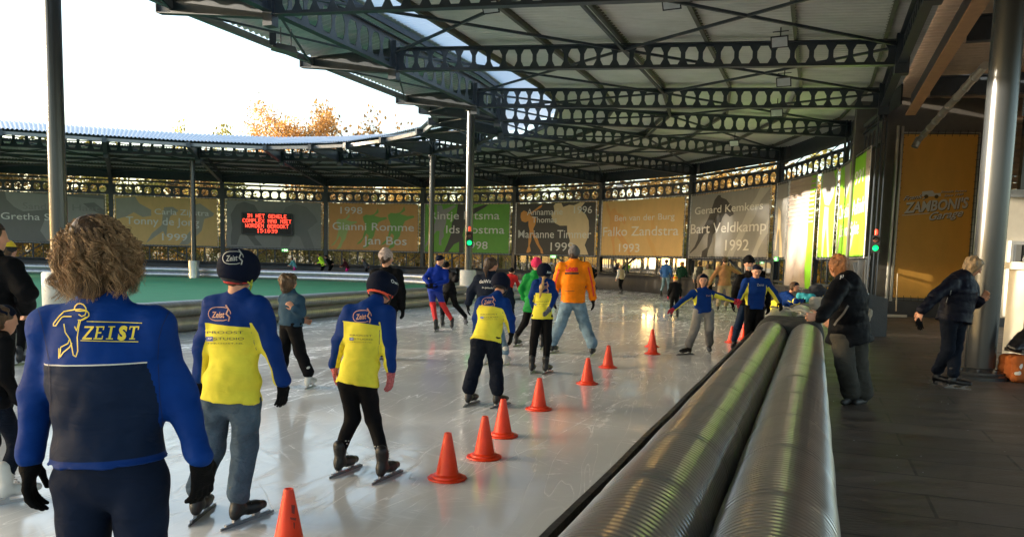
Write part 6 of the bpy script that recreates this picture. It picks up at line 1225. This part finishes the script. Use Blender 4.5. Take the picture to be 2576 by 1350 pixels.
P26 = Person('ginger haired man in a black jacket and grey jeans, leaning one hand on the padding', [((2150,1012),(2112,1022)),((2176,1014),(2150,1020))],
 {'head':(2108,672,.05),'neck':(2124,700,.05),'shA':(2112,722,-.28),'shB':(2150,722,.12),'elA':(2088,768,-.45),'elB':(2150,780,.3),'wrA':(2062,797,-.55),'wrB':(2110,800,.4),'hipA':(2118,846,-.05),'hipB':(2155,846,.12),'knA':(2126,915,-.1),'knB':(2158,915,.1),'hdA':(2040,797,-.6)},
 .235, (-.9,.5,0), H=1.85, top=fabric('black_jacket',(.0035,.004,.006),.6,bump=.5,bs=6), bottom=DGREYT, voxel=.011, shoes=True, skates=None, bulk=.025, loose=.024, headfront=(-.35,.95,-.1), hair=(H_GNG,'mop'), hem=.04, wide=1.0, curl=.15, legbulk=.012, fl=.76)
mark_line(P26.top, P26.e, [(2134,768),(2122,788),(2106,806),(2098,818)], 5, M('grey_stripe',(.16,.15,.14),.6,var=0), name='stripe'); mark_text(P26.top, P26.e, 'JU', 2112, 2122, 693, 700, WH, sub=0, off=.05, skew=-3)
P27 = Person('man with wavy blond grey hair in a navy anorak, beside the thick column', [((2345,966),(2398,973)),((2380,975),(2443,980))],
 {'head':(2448,672,-.02),'neck':(2427,692),'shA':(2394,712,-.12),'shB':(2440,716,.2),'elA':(2352,745,-.2),'elB':(2452,762,.15),'wrA':(2320,780,-.25),'wrB':(2466,757,.0),'hipA':(2386,806,-.06),'hipB':(2412,806,.08),'knA':(2386,875,-.04),'knB':(2404,875,.06),'hdA':(2310,800,-.25),'hdB':(2474,748,-.02)},
 .23, (.95,.1,0), H=1.82, top=fabric('navy_anorak',(.005,.006,.014),.5,bump=.5,bs=7), bottom=NJEANS, voxel=.011, bulk=.02, loose=.012, headfront=(.9,-.25,-.45), headup=(.45,0,.9), hair=(H_BLD,'mop'), face=True, hem=.02, curl=.7, skates='hockey', fl=.78)
mark_line(P27.top, P27.e, [(2393,730),(2390,742)], 1.6, SIL, name='zip'); mark_line(P27.top, P27.e, [(2384,748),(2380,760)], 1.6, SIL, name='zip')
B = Body(.008); hw = P27.J['wrA']+np.array([-.03,0,-.1]); hand(B, hw, (.15,0,-1), (0,-1,0), .95, .35); o = B.build('glove', GLV, None); tag(o, 'black glove held in the left hand of the navy anorak man', 'glove')
# --- people at the left edge
P2 = Person('person in black at the left edge, half outside the picture', [((-75,1085),(-68,1070)),((0,1083),(22,1066))],
 {'head':(-16,600),'neck':(-14,640),'shA':(-72,672),'shB':(28,672),'elA':(-88,730),'elB':(66,735,-.05),'wrA':(-92,790),'wrB':(66,776,.12),'hipA':(-48,825),'hipB':(2,825),'knA':(-58,940),'knB':(6,940)},
 .235, (.2,1,0), H=1.75, top=BLK, bottom=BLK, voxel=.013, bulk=.02, loose=.02, hair=(H_DBR,'short'), headfront=(.9,.4,0), hem=.04)
P2b = far_person('person with yellow and black hat behind the figure in black at the left edge', 14, 10.4, 1.62, R(10), .05, BLK, BLK, head=('beanie', stripes_mat('yellow_black_hat', [(.01,.01,.01),(.7,.5,.02)], 1.42, 1.68)), hair=(H_BRN,'short'), voxel=.016)
P0 = far_person('child just outside the left edge, one white skate in view', -32, 4.75, 1.2, R(35), .1, BLK, NJEANS, hair=(H_BRN,'short'), head=('cap', HELM), skates='figure', voxel=.016)
# --- far figures
FG = None
PINK = fabric('pink', (.5,.02,.2), .7); TEAL2 = fabric('aqua', (.12,.36,.38), .7); NEON = M('cloth_neon', (.55,.95,.02), .6, emit=.0, var=.05); DRED = fabric('dark_red', (.06,.012,.015), .8); GRY = fabric('grey_top', (.09,.09,.1), .8); BLU2 = fabric('mid_blue', (.03,.1,.3), .8); DGRN = fabric('dark_green', (.01,.045,.03), .8); BRN = fabric('brown_shirt', (.3,.15,.07), .75); BEI = fabric('beige_coat', (.3,.25,.18), .85); BEIV = fabric('beige_vest', (.48,.36,.22), .8); WSLV = zone_mat('vest_white_sleeve', (.48,.36,.22), (.48,.36,.22), .5, arm=(.65,.63,.6)); REDJ = fabric('red_jacket', (.45,.02,.02), .7)
far_person('small far skater in aqua top and pink trousers, leftmost of the far row', 741, 49.5, 1.38, R(-80), .35, TEAL2, PINK, hair=(H_DBR,'short'), arms='front')
f2 = far_person('far skater in neon yellow jacket and black trousers', 812, 49, 1.72, R(-75), .45, NEON, BLK, hair=(H_DBR,'short'), arms='swing')
far_person('dark figure skating right behind the neon yellow jacket', 831, 49.6, 1.66, R(-75), .6, BLK, BLK, head=('cap', BLK), arms='back')
far_person('far skater in dark red top and pink trousers', 873, 49.5, 1.42, R(-80), .4, DRED, PINK, hair=(H_DBR,'short'), arms='front')
far_person('far skater in grey top and black trousers by the white board lettering', 922, 49.5, 1.45, R(-80), .45, GRY, BLK, hair=(H_DBR,'pony'), arms='back')
far_person('skater in red jacket bending forward behind the navy sweater woman', 1279, 21, 1.45, R(20), .6, REDJ, BLK, head=('cap', BLK), arms='front', voxel=.018)
far_person('dark clad skater leaning into the bend just right of the orange jacket', 1494, 42, 1.6, R(-60), .55, BLK, BLK, hair=(H_DBR,'short'), arms='back')
far_person('blond girl in beige vest with white sleeves and black leggings, alone on the far ice', 1564, 38.6, 1.42, R(-30), .12, WSLV, BLK, hair=(H_LBL,'short'), arms='down', stride=.35, voxel=.018)
far_person('skater in blue jacket and jeans by the bend', 1676, 37.5, 1.76, R(30), .05, BLU2, JEANSL, hair=(H_BRN,'short'), arms='down', voxel=.018)
far_person('red haired skater in dark green top next to the blue jacket', 1716, 38.2, 1.66, R(20), .05, DGRN, DGREYT, hair=(H_GNG,'bob'), arms='down', voxel=.018)
P18 = far_person('small child in dark clothes with rainbow striped hat and red mittens', 1701, 22.6, 1.18, R(5), .0, BLK, BLK, arms='down', stride=.15, gloves=M('red_glove',(.45,.01,.03),.8), head=('bobble', stripes_mat('rainbow_hat', [(.02,.3,.12),(.75,.5,.02),(.6,.12,.02),(.7,.6,.04),(.6,.03,.02)], 1.02, 1.28)), voxel=.014)
far_person('skater in dark waistcoat with pale sleeves, dark hair bun', 1762, 33.5, 1.68, R(15), .05, zone_mat('waistcoat', (.03,.03,.03), (.03,.03,.03), .5, arm=(.4,.38,.34)), BLK, hair=(H_DBR,'short'), arms='down', voxel=.018)
far_person('woman with long dark hair in a beige coat, seen from behind', 1784, 31, 1.58, R(10), .1, BEI, BLK, hair=(H_DBR,'bob'), arms='down', voxel=.018)
Person('man in brown shirt and khaki trousers with his arms spread, back turned', [((1803,785),(1808,778)),((1820,776),(1832,786))],
 {'head':(1824,655),'neck':(1823,667),'shA':(1808,675),'shB':(1838,675),'elA':(1793,697),'elB':(1850,681),'wrA':(1783,716),'wrB':(1862,688),'hipA':(1813,718),'hipB':(1832,718),'knA':(1809,748),'knB':(1833,748)},
 .225, (.0,1,0), H=1.78, top=BRN, bottom=KHAKI, voxel=.016, loose=.012, bulk=.008, hair=(H_DBR,'short'), hem=.0, curl=.2)
bpy.context.view_layer.update()
